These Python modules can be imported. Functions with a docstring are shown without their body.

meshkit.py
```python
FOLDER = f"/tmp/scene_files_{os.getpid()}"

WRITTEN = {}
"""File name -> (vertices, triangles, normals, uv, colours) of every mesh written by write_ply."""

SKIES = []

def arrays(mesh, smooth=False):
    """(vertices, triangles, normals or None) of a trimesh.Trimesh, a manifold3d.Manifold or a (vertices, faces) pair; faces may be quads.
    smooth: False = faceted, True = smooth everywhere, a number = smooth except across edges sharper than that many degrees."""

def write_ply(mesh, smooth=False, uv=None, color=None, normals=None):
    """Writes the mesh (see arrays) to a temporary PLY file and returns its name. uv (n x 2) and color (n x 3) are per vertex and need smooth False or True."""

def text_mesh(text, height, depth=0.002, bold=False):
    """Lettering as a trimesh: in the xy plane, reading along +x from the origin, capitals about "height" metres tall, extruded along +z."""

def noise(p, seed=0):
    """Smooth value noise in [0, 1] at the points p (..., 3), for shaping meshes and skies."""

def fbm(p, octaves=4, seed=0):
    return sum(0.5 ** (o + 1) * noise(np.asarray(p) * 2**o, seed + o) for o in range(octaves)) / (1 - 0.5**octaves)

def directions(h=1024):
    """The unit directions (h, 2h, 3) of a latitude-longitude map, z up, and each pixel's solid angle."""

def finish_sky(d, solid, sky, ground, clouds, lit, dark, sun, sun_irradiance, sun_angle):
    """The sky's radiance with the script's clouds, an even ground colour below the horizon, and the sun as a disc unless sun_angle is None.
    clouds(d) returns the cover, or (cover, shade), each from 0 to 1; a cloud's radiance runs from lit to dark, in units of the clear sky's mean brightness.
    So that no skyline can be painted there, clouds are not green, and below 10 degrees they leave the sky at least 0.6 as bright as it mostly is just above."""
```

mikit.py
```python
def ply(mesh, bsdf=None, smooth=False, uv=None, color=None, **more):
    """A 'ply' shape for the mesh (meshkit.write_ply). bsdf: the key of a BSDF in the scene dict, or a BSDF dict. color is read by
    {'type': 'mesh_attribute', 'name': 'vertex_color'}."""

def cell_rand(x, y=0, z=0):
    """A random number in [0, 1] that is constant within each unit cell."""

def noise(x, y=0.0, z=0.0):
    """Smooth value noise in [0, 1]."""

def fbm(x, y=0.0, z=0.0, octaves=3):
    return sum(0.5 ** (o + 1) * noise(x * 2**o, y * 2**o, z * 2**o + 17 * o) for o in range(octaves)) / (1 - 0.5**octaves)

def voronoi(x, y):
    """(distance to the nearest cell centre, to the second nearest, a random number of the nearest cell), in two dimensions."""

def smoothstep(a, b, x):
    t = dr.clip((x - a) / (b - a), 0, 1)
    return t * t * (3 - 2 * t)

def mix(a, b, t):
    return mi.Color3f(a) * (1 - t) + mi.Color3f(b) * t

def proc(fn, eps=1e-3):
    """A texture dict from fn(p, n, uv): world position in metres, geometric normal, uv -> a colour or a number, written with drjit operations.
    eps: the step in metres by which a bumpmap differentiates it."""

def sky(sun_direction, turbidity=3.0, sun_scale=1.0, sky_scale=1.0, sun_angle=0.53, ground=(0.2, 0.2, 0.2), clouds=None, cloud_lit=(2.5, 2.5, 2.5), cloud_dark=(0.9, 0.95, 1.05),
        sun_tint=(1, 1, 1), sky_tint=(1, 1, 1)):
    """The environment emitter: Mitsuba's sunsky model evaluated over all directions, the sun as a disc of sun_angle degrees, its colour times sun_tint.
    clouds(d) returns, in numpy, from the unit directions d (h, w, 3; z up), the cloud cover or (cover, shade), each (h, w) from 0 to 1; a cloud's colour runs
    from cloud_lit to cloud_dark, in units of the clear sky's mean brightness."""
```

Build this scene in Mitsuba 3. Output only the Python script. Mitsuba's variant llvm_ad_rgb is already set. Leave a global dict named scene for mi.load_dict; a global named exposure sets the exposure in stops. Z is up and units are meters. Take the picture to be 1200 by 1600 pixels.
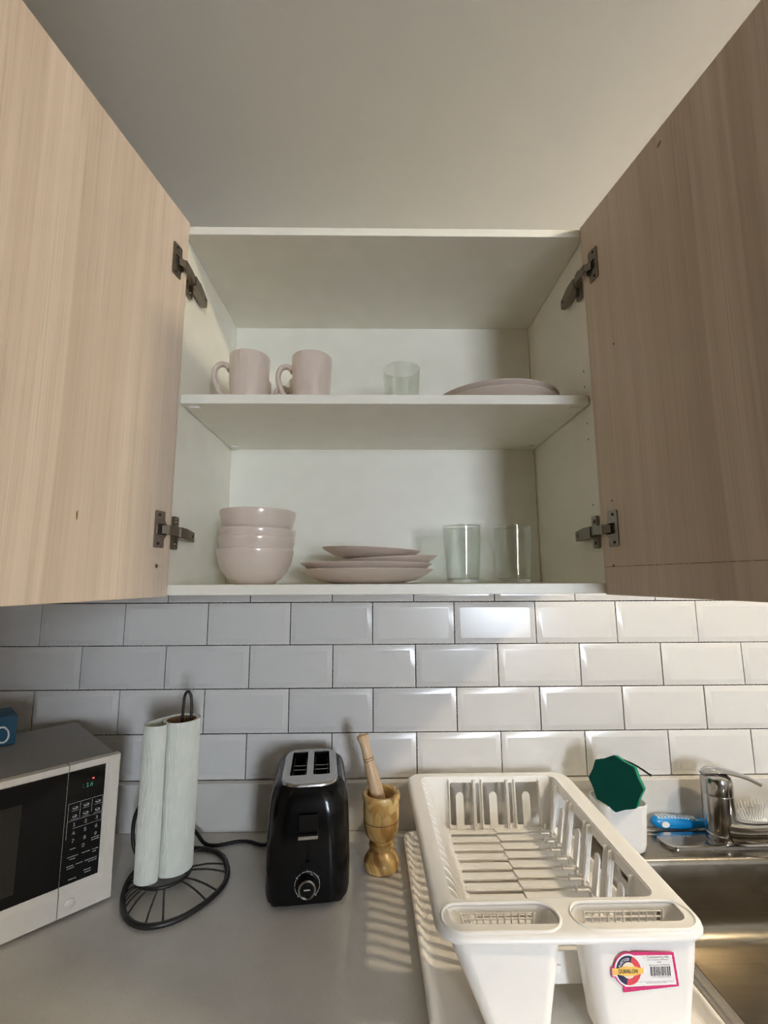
import math, random
import numpy as np, trimesh
import drjit as dr
import mitsuba as mi
import mikit, meshkit
from mikit import noise, fbm, voronoi, cell_rand, smoothstep, mix, proc
from shapely.geometry import Polygon, Point, box as sbox
from shapely import affinity
import manifold3d as m3

random.seed(7)
rng = np.random.default_rng(7)
T = mi.ScalarTransform4f
scene, labels = {'type': 'scene'}, {}

# ------------------------------------------------------------------ camera, light, exposure
# world: x right along the tiled wall, y into the wall (tiles at y = 0), z up, worktop at z = 0
CAM = np.array([0.0077, -1.1685, 0.5661])
PITCH, YAW, ROLL, FPX = 0.1451, 0.0167, -0.0041, 723.4
fw = np.array([math.sin(YAW)*math.cos(PITCH), math.cos(YAW)*math.cos(PITCH), math.sin(PITCH)])
rt = np.array([math.cos(YAW), -math.sin(YAW), 0.0])
up = np.cross(rt, fw)
up2 = -math.sin(ROLL)*rt + math.cos(ROLL)*up
scene['camera'] = {'type': 'perspective', 'fov': math.degrees(2*math.atan(600/FPX)), 'fov_axis': 'x', 'near_clip': 0.02, 'far_clip': 50.0,
                   'to_world': T().look_at(origin=CAM.tolist(), target=(CAM+fw).tolist(), up=up2.tolist())}
exposure = 0.0
LAMP_POS = (1.36, -1.09, 1.53)          # flush ceiling lamp, its light comes from under the ceiling
LAMP_RADIANCE = (620.0, 512.0, 356.0)
WINDOW_RADIANCE = (52.5, 57.5, 64.5)    # daylight pane in the far wall behind the camera
WIN_X, WIN_W, WIN_Z0, WIN_Z1, FAR_Y = 1.45, 0.62, 0.05, 1.10, -4.6
CEIL = 1.53

# ------------------------------------------------------------------ materials
def principled(col, rough=0.5, **k):
    d = {'type': 'principled', 'roughness': rough, **k}
    d['base_color'] = col if isinstance(col, dict) else {'type': 'rgb', 'value': list(col)}
    return d
def two(b): return {'type': 'twosided', 'bsdf': b}
def bump(b, fn, scale, eps=5e-4): return {'type': 'bumpmap', 'arbitrary': proc(fn, eps), 'scale': scale, 'bsdf': b}
def mat(name, b, sided=True):
    scene['mat_'+name] = two(b) if sided else b
    return 'mat_'+name

def f_door(p, n, uv):
    s = p.y + 0.03*noise(p.z*1.3, p.y*3.0)
    big = noise(s*26.0, p.z*0.5, p.x*2.0)
    mid = noise(s*95.0, p.z*1.2, 3.0)
    fine = noise(s*520.0, p.z*5.0, 9.0)
    tick = smoothstep(0.72, 0.9, noise(s*900.0, p.z*9.0, 1.0))
    c = mix((0.60, 0.490, 0.392), (0.535, 0.430, 0.335), smoothstep(0.35, 0.75, big))
    c = mix(c, (0.66, 0.555, 0.45), 0.5*smoothstep(0.45, 0.8, mid))
    return c*(0.95+0.08*fine)*(1-0.10*tick)
def f_quartz(p, n, uv):
    a = noise(p.x*900.0, p.y*900.0, p.z*900.0); b = fbm(p.x*24.0, p.y*24.0, p.z*24.0)
    c = mix((0.54, 0.522, 0.485), (0.61, 0.592, 0.56), b)
    return mix(c, (0.40, 0.385, 0.36), 0.5*smoothstep(0.78, 0.95, a))
def f_melamine(p, n, uv):
    return mix((0.735, 0.72, 0.63), (0.77, 0.755, 0.67), noise(p.x*30.0, p.y*30.0, p.z*30.0))
def f_stone(p, n, uv):
    a = noise(p.x*420.0, p.y*420.0, p.z*420.0)
    return mix((0.605, 0.512, 0.440), (0.52, 0.43, 0.36), 0.35*smoothstep(0.78, 0.92, a))
def f_olive(p, n, uv):
    w = fbm(p.x*22.0+1.3, p.y*22.0, p.z*9.0)
    r = noise((p.x*0.8+p.z*0.45+w*0.09)*230.0, p.y*50.0, w*5.0)
    c = mix((0.47, 0.255, 0.065), (0.70, 0.48, 0.19), smoothstep(0.2, 0.8, r))
    c = mix(c, (0.74, 0.56, 0.28), 0.6*smoothstep(0.55, 0.72, noise(p.x*60.0, p.y*60.0+3.0, p.z*30.0)))
    return mix(c, (0.22, 0.095, 0.028), smoothstep(0.62, 0.76, noise(p.x*55.0+4.0, p.y*55.0, p.z*34.0+w*3.0))*0.75)
def f_pestle(p, n, uv):
    r = noise(p.x*260.0+p.z*70.0, p.y*260.0, p.z*18.0)
    return mix((0.60, 0.40, 0.22), (0.72, 0.52, 0.32), r)
def f_quilt(p, n, uv):
    a = voronoi(uv.x*210.0, uv.y*210.0)[0]
    return smoothstep(0.0, 0.7, a)+0.3*noise(uv.x*700.0, uv.y*700.0)
def f_towel(p, n, uv):
    return mix((0.74, 0.765, 0.69), (0.79, 0.815, 0.74), noise(uv.x*90.0, uv.y*90.0))
def f_steel(p, n, uv):
    return mix((0.24, 0.21, 0.168), (0.32, 0.285, 0.23), noise(p.x*14.0, p.y*900.0, p.z*900.0)*0.6+0.4*fbm(p.x*30.0, p.y*30.0, p.z*30.0))
def f_steel_r(p, n, uv):
    return 0.19+0.13*fbm(p.x*60.0, p.y*60.0, p.z*60.0)
def f_scrub(p, n, uv):
    return mix((0.0, 0.030, 0.023), (0.004, 0.058, 0.043), noise(p.x*1500.0, p.y*1500.0, p.z*1500.0))

mat('door', principled(proc(f_door), 0.45, specular=0.4))
mat('quartz', principled(proc(f_quartz), 0.28, specular=0.5))
mat('melamine', principled(proc(f_melamine), 0.38, specular=0.45))
mat('edge_band', principled((0.80, 0.785, 0.725), 0.35))
mat('tile_a', principled((0.628, 0.620, 0.605), 0.22, specular=0.5))
mat('tile_b', principled((0.608, 0.602, 0.590), 0.22, specular=0.5))
mat('tile_c', principled((0.648, 0.640, 0.622), 0.22, specular=0.5))
mat('grout', principled((0.035, 0.033, 0.032), 0.9))
mat('wall_paint', principled((0.66, 0.645, 0.60), 0.75))
mat('ceiling_paint', principled((0.66, 0.64, 0.585), 0.85))
mat('room_paint', principled((0.40, 0.38, 0.35), 0.8))
mat('dark_paint', principled((0.10, 0.085, 0.07), 0.7))
mat('floor', principled((0.18, 0.14, 0.11), 0.45))
mat('stoneware', principled(proc(f_stone), 0.16, specular=0.55, clearcoat=0.4, clearcoat_gloss=0.95))
mat('olive_wood', principled(proc(f_olive), 0.30, specular=0.5))
mat('pestle_wood', principled(proc(f_pestle), 0.38, specular=0.4))
mat('wood_groove', principled((0.20, 0.10, 0.035), 0.6))
mat('towel', bump(principled(proc(f_towel), 0.95, specular=0.1), f_quilt, 0.0016))
mat('cardboard', principled((0.24, 0.135, 0.075), 0.9))
mat('black_wire', principled((0.012, 0.011, 0.011), 0.42))
mat('black_gloss', principled((0.003, 0.003, 0.0035), 0.16, specular=0.26))
mat('black_matte', principled((0.007, 0.007, 0.007), 0.6, specular=0.25))
mat('black_glass', principled((0.004, 0.004, 0.0045), 0.08, specular=0.25))
mat('oven_window', principled((0.020, 0.018, 0.015), 0.14, specular=0.3))
mat('white_plastic', principled((0.86, 0.845, 0.815), 0.30, specular=0.5))
mat('tray_plastic', principled((0.83, 0.80, 0.745), 0.30, specular=0.5))
mat('caddy_plastic', principled((0.78, 0.77, 0.75), 0.30, specular=0.5))
mat('microwave_white', principled((0.58, 0.54, 0.475), 0.38, specular=0.5))
mat('microwave_grey', principled((0.23, 0.225, 0.215), 0.55))
mat('chrome', principled((0.42, 0.415, 0.41), 0.13, metallic=1.0))
mat('chrome_satin', principled((0.56, 0.55, 0.53), 0.24, metallic=1.0))
mat('nickel', principled((0.25, 0.22, 0.185), 0.30, metallic=1.0))
mat('sink_steel', {'type': 'principled', 'metallic': 1.0, 'base_color': proc(f_steel), 'roughness': proc(f_steel_r)})
mat('scrubber', principled(proc(f_scrub), 0.95, specular=0.1))
mat('scrubber_side', principled((0.018, 0.20, 0.11), 0.9, specular=0.2))
mat('blue', principled((0.0, 0.20, 0.50), 0.28))
mat('box_blue', principled((0.003, 0.065, 0.125), 0.5))
mat('print_white', principled((0.72, 0.72, 0.70), 0.5))
mat('print_grey', principled((0.34, 0.34, 0.33), 0.5))
mat('sticker_white', principled((0.86, 0.84, 0.84), 0.4))
mat('sticker_magenta', principled((0.62, 0.03, 0.17), 0.4))
mat('sticker_red', principled((0.72, 0.07, 0.09), 0.4))
mat('sticker_navy', principled((0.02, 0.02, 0.08), 0.4))
mat('sticker_yellow', principled((0.90, 0.55, 0.12), 0.4))
mat('sticker_cream', principled((0.88, 0.78, 0.60), 0.4))
mat('ink', principled((0.03, 0.03, 0.04), 0.5))
mat('clip_plastic', principled((0.74, 0.73, 0.70), 0.35))
mat('pin_hole', principled((0.22, 0.20, 0.17), 0.8))
mat('hole', principled((0.03, 0.025, 0.02), 0.9))
mat('cabinet_base', principled((0.52, 0.43, 0.34), 0.5))
mat('curtain', principled((0.5, 0.48, 0.45), 0.9))
scene['mat_glass_sheet'] = {'type': 'thindielectric', 'int_ior': 1.5, 'ext_ior': 1.0, 'specular_transmittance': {'type': 'rgb', 'value': [0.95, 0.97, 0.955]}}
scene['mat_glass'] = {'type': 'dielectric', 'int_ior': 1.5, 'ext_ior': 1.0, 'specular_transmittance': {'type': 'rgb', 'value': [0.985, 0.995, 0.988]}}

# ------------------------------------------------------------------ helpers
cat_ = trimesh.util.concatenate
def numbered(k):
    if k not in scene and k not in labels and not any(s.startswith(k+'__') for s in scene): return k
    i = 1
    while True:
        q = '%s_%03d' % (k, i)
        if q not in scene and q not in labels and not any(s.startswith(q+'__') for s in scene): return q
        i += 1
def thing(name, label, cat, group=None):
    k = numbered(name); labels[k] = {'label': label, 'category': cat}
    if group: labels[k]['group'] = group
    return k
def obj(name, mesh, m, parent=None, smooth=False, label=None, tw=None, **more):
    k = numbered(parent+'__'+name if parent else name)
    if parent and parent.startswith('dish_rack'):      # the rack is a little narrower at its cup end
        mesh = mesh.copy(); v = mesh.vertices.copy(); v[:, 0] += (0.2557-v[:, 0])/0.18*0.0085*np.clip((-v[:, 1]-0.04)/0.5, 0, 1); mesh.vertices = v
    d = mesh if isinstance(mesh, dict) else mikit.ply(mesh, 'mat_'+m, smooth=smooth, **more)
    scene[k] = d if tw is None else {**d, 'to_world': tw}
    if label: labels[k] = {'label': label}
    return k
def single(name, mesh, m, label, cat, smooth=False, group=None, **more):
    k = obj(name, mesh, m, None, smooth, **more)
    labels[k] = {'label': label, 'category': cat}
    if group: labels[k]['group'] = group
    return k
def struct(name, mesh, m, label, smooth=False):
    k = obj(name, mesh, m, None, smooth); labels[k] = {'label': label, 'kind': 'structure'}
    return k
def mv(mesh, M): return mesh.copy().apply_transform(M)
def tr(x, y, z): return trimesh.transformations.translation_matrix([x, y, z])
def rot(deg, ax, pt=None): return trimesh.transformations.rotation_matrix(math.radians(deg), ax, pt)

def bx(x0, x1, y0, y1, z0, z1, c=0.0008):
    """a box with chamfered edges"""
    c = min(c, (x1-x0)/2.2, (y1-y0)/2.2, (z1-z0)/2.2)
    if c <= 0: return trimesh.creation.box(bounds=[[x0, y0, z0], [x1, y1, z1]])
    P = []
    for a in (0, 1):
        for b in (0, 1):
            for d in (0, 1):
                X, Y, Z = (x0, x1)[a], (y0, y1)[b], (z0, z1)[d]
                sx, sy, sz = (c, -c)[a], (c, -c)[b], (c, -c)[d]
                P += [(X, Y+sy, Z+sz), (X+sx, Y, Z+sz), (X+sx, Y+sy, Z)]
    return trimesh.convex.convex_hull(np.array(P))
def frames(path, closed=False):
    path = np.asarray(path, float); n = len(path)
    if closed: t = np.roll(path, -1, 0)-np.roll(path, 1, 0)
    else: t = np.gradient(path, axis=0)
    t /= np.linalg.norm(t, axis=1, keepdims=True)+1e-12
    a = np.array([0, 0, 1.0]) if abs(t[0][2]) < 0.9 else np.array([1.0, 0, 0])
    u = np.cross(t[0], a); u /= np.linalg.norm(u); U = [u]
    for i in range(1, n):
        u = U[-1]-t[i]*np.dot(U[-1], t[i]); u /= np.linalg.norm(u); U.append(u)
    U = np.array(U); V = np.cross(t, U)
    return path, t, U, V
def tube(path, r, n=10, closed=False, sx=1.0):
    path, t, U, V = frames(path, closed)
    N = len(path); r = np.broadcast_to(np.asarray(r, float), (N,))
    th = np.arange(n)/n*2*math.pi
    R = path[:, None]+r[:, None, None]*(np.cos(th)[None, :, None]*U[:, None]*sx+np.sin(th)[None, :, None]*V[:, None])
    return skin(list(R), closed, not closed)
def skin(rings, loop=False, caps=True):
    """joins rings of equal length with quads"""
    n = len(rings[0]); N = len(rings); v = np.vstack(rings); f = []
    for i in range(N if loop else N-1):
        a, b = i*n, ((i+1) % N)*n
        for j in range(n):
            k = (j+1) % n
            f += [(a+j, a+k, b+k), (a+j, b+k, b+j)]
    if caps and not loop:
        v = np.vstack([v, rings[0].mean(0), rings[-1].mean(0)])
        c0, c1 = N*n, N*n+1; e = (N-1)*n
        for j in range(n):
            k = (j+1) % n
            f += [(c0, k, j), (c1, e+j, e+k)]
    m = trimesh.Trimesh(v, np.array(f), process=False)
    return m
def rring(w, d, r, z, cx=0, cy=0, n=6):
    """one rounded-rectangle ring, counter-clockwise"""
    r = max(min(r, w/2-1e-5, d/2-1e-5), 1e-5); P = []
    for q, (sx, sy) in enumerate(((1, -1), (1, 1), (-1, 1), (-1, -1))):
        for k in range(n+1):
            a = math.radians(-90+90*q+90*k/n)
            P.append((cx+sx*(w/2-r)+r*math.cos(a), cy+sy*(d/2-r)+r*math.sin(a), z))
    return np.array(P)
def lathe(prof, n=48, cx=0, cy=0, cz=0):
    """closed solid of revolution; profile (r, z) from the axis at the bottom, round the outside, to the axis at the top"""
    th = np.arange(n)/n*2*math.pi
    rings = [np.stack([cx+max(r, 1e-5)*np.cos(th), cy+max(r, 1e-5)*np.sin(th), np.full(n, cz+z)], 1) for r, z in prof]
    return skin(rings, False, True)
def ring_lathe(prof, n=48, cx=0, cy=0, cz=0):
    """a ring of revolution from a closed profile that stays off the axis"""
    th = np.arange(n)/n*2*math.pi
    m = skin([np.stack([cx+r*np.cos(th), cy+r*np.sin(th), np.full(n, cz+z)], 1) for r, z in prof], True, False); m.fix_normals(); return m
def spline(P, n=40, closed=False):
    from scipy.interpolate import CubicSpline
    P = np.asarray(P, float)
    if closed: P = np.vstack([P, P[:1]])
    s = np.r_[0, np.cumsum(np.linalg.norm(np.diff(P, axis=0), axis=1))]
    c = CubicSpline(s, P, bc_type='periodic' if closed else 'natural')
    return c(np.linspace(0, s[-1], n, endpoint=not closed))
def ext(poly, h):
    g = [trimesh.creation.extrude_polygon(q, h, engine='earcut') for q in getattr(poly, 'geoms', [poly])]
    return cat_(g)
def plate_xz(poly, y0, y1):
    """polygon in (x, z) extruded from y0 to y1"""
    m = ext(poly, y1-y0); v = m.vertices.copy()
    m.vertices = np.stack([v[:, 0], y1-v[:, 2], v[:, 1]], 1)
    return m
def plate_yz(poly, x0, x1):
    """polygon in (y, z) extruded from x0 to x1"""
    m = ext(poly, x1-x0); v = m.vertices.copy()
    m.vertices = np.stack([x0+v[:, 2], v[:, 0], v[:, 1]], 1)
    return m
def basis(o, x, y, z):
    M = np.eye(4); M[:3, 0], M[:3, 1], M[:3, 2], M[:3, 3] = x, y, z, o
    return M
def rbox2(x0, x1, y0, y1, r):
    return sbox(x0+r, y0+r, x1-r, y1-r).buffer(r, 6)
def sweep(path2, prof, closed=True):
    """profile (inward offset, z) swept round a counter-clockwise closed 2-D path"""
    P = np.asarray(path2, float)
    t = np.roll(P, -1, 0)-np.roll(P, 1, 0); t /= np.linalg.norm(t, axis=1, keepdims=True)
    nrm = np.stack([-t[:, 1], t[:, 0]], 1)
    rings = []
    for p, q in zip(P, nrm):
        rings.append(np.array([(p[0]+q[0]*a, p[1]+q[1]*a, z) for a, z in prof]))
    m = skin(rings, True, False); m.fix_normals()
    return m
def flat_text(s, h, depth=0.0003, bold=False, center=True):
    m = meshkit.text_mesh(s, h, depth, bold)
    if center: m.apply_translation([-(m.bounds[0][0]+m.bounds[1][0])/2, -(m.bounds[0][1]+m.bounds[1][1])/2, 0])
    return m

# ------------------------------------------------------------------ the room
XL, XR = -1.15, 2.6
struct('floor', bx(XL-0.1, XR+0.1, FAR_Y-0.1, 0.1, -0.96, -0.91), 'floor', 'brown kitchen floor')
struct('ceiling', bx(XL-0.1, XR+0.1, FAR_Y-0.1, 0.1, CEIL, CEIL+0.08), 'ceiling_paint', 'plain painted ceiling over the open cabinet')
struct('wall_back', bx(XL-0.1, XR+0.1, 0.006, 0.1, -0.91, CEIL), 'wall_paint', 'kitchen wall behind the cabinet, tiled over the worktop')
struct('wall_left', bx(XL-0.1, XL, FAR_Y, 0.006, -0.91, CEIL), 'room_paint', 'painted side wall left of the worktop')
struct('wall_right', bx(XR, XR+0.1, FAR_Y, 0.006, -0.91, CEIL), 'room_paint', 'painted side wall on the right')
struct('wall_front', bx(XL, 0.17, -2.12, -2.0, -0.91, CEIL), 'dark_paint', 'short wall behind the camera that ends at the living room')
wx0, wx1 = WIN_X-WIN_W/2, WIN_X+WIN_W/2
struct('wall_far', ext(sbox(XL-0.1, -0.91, XR+0.1, CEIL).difference(sbox(wx0, WIN_Z0, wx1, WIN_Z1)), 0.12).apply_transform(
    basis((0, FAR_Y, 0), (1, 0, 0), (0, 0, 1), (0, -1, 0))), 'room_paint', 'far wall with the daylight window')
fr = sbox(wx0-0.03, WIN_Z0-0.03, wx1+0.03, WIN_Z1+0.03).difference(sbox(wx0+0.03, WIN_Z0+0.03, wx1-0.03, WIN_Z1-0.03)).union(sbox(wx0, (WIN_Z0+WIN_Z1)/2+0.1, wx1, (WIN_Z0+WIN_Z1)/2+0.13))
w = struct('window_1', plate_xz(fr, FAR_Y-0.03, FAR_Y+0.015), 'edge_band', 'white framed window in the far wall')
pane = trimesh.Trimesh([(wx0, FAR_Y-0.02, WIN_Z0), (wx1, FAR_Y-0.02, WIN_Z0), (wx1, FAR_Y-0.02, WIN_Z1), (wx0, FAR_Y-0.02, WIN_Z1)], [(0, 2, 1), (0, 3, 2)], process=False)
scene['window_1__pane'] = {**mikit.ply(pane, 'mat_ink'), 'emitter': {'type': 'area', 'radiance': {'type': 'rgb', 'value': list(WINDOW_RADIANCE)}}}

# tiles: metro tiles with a bevelled border, each its own piece
TW, TH, GAP = 0.202, 0.1020, 0.0022
def tile_mesh(x0, x1, z0, z1):
    X0, X1, Z0, Z1 = x0+GAP/2, x1-GAP/2, z0+GAP/2, z1-GAP/2
    b = min(0.0125, (X1-X0)/3, (Z1-Z0)/3)
    rg = []
    for y, i in ((0.0055, 0), (0.0006, 0), (0.0, 0.0007), (-0.0030, b), (-0.0031, b+0.0015)):
        rg.append(np.array([(X0+i, y, Z0+i), (X1-i, y, Z0+i), (X1-i, y, Z1-i), (X0+i, y, Z1-i)]))
    return skin(rg, False, True)
ROWS = [(0.1035, -0.099), (0.2055, -0.001), (0.3075, -0.099), (0.4092, -0.002), (0.5112, -0.102)]
tiles = []
for z0, xo in ROWS:
    k0 = math.floor((XL-xo)/TW)
    for k in range(k0, 12):
        a, b = max(xo+k*TW, XL+0.002), min(xo+(k+1)*TW, 1.45)
        if b-a < 0.03: continue
        t = tile_mesh(a, b, z0, z0+TH)
        # hand-laid: a hair of tilt makes each face mirror a slightly different part of the room
        c = t.vertices.mean(0)
        t.apply_transform(rot(rng.normal(0, 0.22), (0, 0, 1), c)); t.apply_transform(rot(rng.normal(0, 0.22), (1, 0, 0), c))
        obj('tile', t, ('tile_a', 'tile_b', 'tile_c')[rng.integers(3)], 'wall_back', 20)
obj('grout', bx(XL, 1.45, 0.0035, 0.006, 0.1035, 0.6135, 0), 'grout', 'wall_back', label='dark grey grout in the tile joints')

# ------------------------------------------------------------------ worktop, base cabinet, sink
SX0, SX1, SY0, SY1 = 0.449, 1.24, -0.60, -0.045
hole = rbox2(SX0+0.015, SX1-0.015, SY0+0.015, SY1-0.015, 0.04)
ct = thing('worktop', 'pale grey speckled quartz worktop under the dish rack and the toaster', 'worktop')
slab = ext(sbox(XL, -0.645, 2.2, 0.005).difference(hole), 0.03); slab.apply_translation([0, 0, -0.03])
scene.pop(ct, None); labels.pop(ct)
ct = single('worktop', slab, 'quartz', 'pale grey speckled quartz worktop under the dish rack and the toaster', 'worktop')
single('upstand', bx(XL, 2.2, -0.02, -0.0005, 0.0003, 0.1032, 0.0015), 'quartz', 'grey quartz upstand strip along the wall under the lowest tiles', 'upstand')
bc = thing('base_cabinet', 'base cabinet under the grey worktop', 'cabinet')
obj('carcass', ext(sbox(XL+0.002, -0.60, 2.2, 0.0).difference(hole.buffer(0.03)), 0.78).apply_translation([0, 0, -0.811]), 'cabinet_base', bc)
for i in range(5):
    obj('door', bx(XL+0.005+i*0.668, XL+0.665+i*0.668, -0.62, -0.601, -0.80, -0.04, 0.002), 'cabinet_base', bc)
obj('plinth', bx(XL+0.002, 2.2, -0.55, -0.02, -0.91, -0.8115, 0.001), 'cabinet_base', bc)

sk = thing('sink', 'brushed steel sink bowl to the right of the white dish rack', 'sink')
BX0, BX1, BY0, BY1 = 0.474, 1.20, -0.555, -0.142
bc_x, bc_y, bw, bd = (BX0+BX1)/2, (BY0+BY1)/2, BX1-BX0, BY1-BY0
bowl_hole = rbox2(BX0, BX1, BY0, BY1, 0.055)
outer = rbox2(SX0, SX1, SY0, SY1, 0.045)
dk = ext(outer.difference(bowl_hole), 0.0022); dk.apply_translation([0, 0, 0.0012])
lip = sweep(np.array(outer.exterior.coords)[:-1][::-1] if not outer.exterior.is_ccw else np.array(outer.exterior.coords)[:-1],
            [(-0.001, 0.0004), (0.0, 0.0036), (0.004, 0.0058), (0.010, 0.0048), (0.014, 0.0034), (0.014, 0.0012)])
obj('deck', dk, 'sink_steel', sk)
obj('raised_rim', lip, 'sink_steel', sk, 40)
rings = [rring(bw-2*i, bd-2*i, 0.055, z, bc_x, bc_y, 8) for i, z in
         ((-0.004, 0.0030), (0.0, 0.0042), (0.003, 0.0035), (0.0065, 0.0), (0.009, -0.008), (0.012, -0.03), (0.016, -0.085), (0.021, -0.105), (0.032, -0.121), (0.052, -0.128), (0.15, -0.131))]
b1 = skin(rings, False, False); c = rings[-1]
b1 = cat_([b1, trimesh.Trimesh(np.vstack([c, c.mean(0)]), [(j, (j+1) % len(c), len(c)) for j in range(len(c))], process=False)])
obj('bowl', b1, 'sink_steel', sk, 50)
obj('drain', lathe([(0, -0.1306), (0.042, -0.1306), (0.043, -0.1285), (0.036, -0.1280), (0.030, -0.1302), (0, -0.1302)], 36, bc_x, bc_y), 'chrome_satin', sk, 40)

# ------------------------------------------------------------------ wall cabinet with two open doors
CX0, CX1, CXI0, CXI1, CY, CZ0, CZ1 = -0.381, 0.436, -0.3639, 0.4183, -0.350, 0.5405, 1.2490
wc = thing('wall_cabinet', 'white wall cabinet with both wooden doors open, crockery on its shelves', 'cabinet')
obj('side_panel', bx(CX0, CXI0, CY, -0.0045, CZ0+0.0005, CZ1), 'melamine', wc)
obj('side_panel', bx(CXI1, CX1, CY, -0.0045, CZ0+0.0005, CZ1), 'melamine', wc)
obj('top_panel', bx(CXI0+0.0003, CXI1-0.0012, CY, -0.0045, 1.2322, CZ1), 'melamine', wc)
obj('bottom_panel', bx(CXI0+0.0003, CXI1-0.0003, CY, -0.0045, CZ0, 0.5584), 'melamine', wc)
obj('back_panel', bx(CXI0+0.0003, CXI1-0.0022, -0.012, -0.0055, 0.5588, 1.2318, 0.0003), 'melamine', wc)
sh = obj('shelf', bx(CXI0+0.0012, CXI1-0.0022, -0.3262, -0.0128, 0.8972, 0.9160, 0.0010), 'melamine', wc)
for x0, x1, y in ((-0.352, -0.332, -0.309), (0.385, 0.404, -0.309), (-0.352, -0.334, -0.045), (0.388, 0.404, -0.045)):
    obj('shelf_clip', bx(x0, x1, y-0.004, y+0.004, 0.8942, 0.8974, 0.001), 'clip_plastic', wc)
    s = -1 if x0 < 0 else 1
    xw = CXI0 if s < 0 else CXI1
    obj('shelf_pin', bx(min(xw, xw-s*0.012), max(xw, xw-s*0.012), y-0.003, y+0.003, 0.9165-0.0008, 0.9215, 0.001), 'clip_plastic', wc)
for y, z in ((-0.309, 0.972), (-0.309, 0.940), (-0.309, 0.865), (-0.309, 0.833), (-0.309, 0.705)):     # shelf-pin holes in the right side panel
    c = trimesh.creation.cylinder(0.0022, 0.0006, sections=10); c.apply_transform(rot(90, (0, 1, 0))); c.apply_translation((CXI1, y, z))
    obj('pin_hole', c, 'pin_hole', wc)

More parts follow.
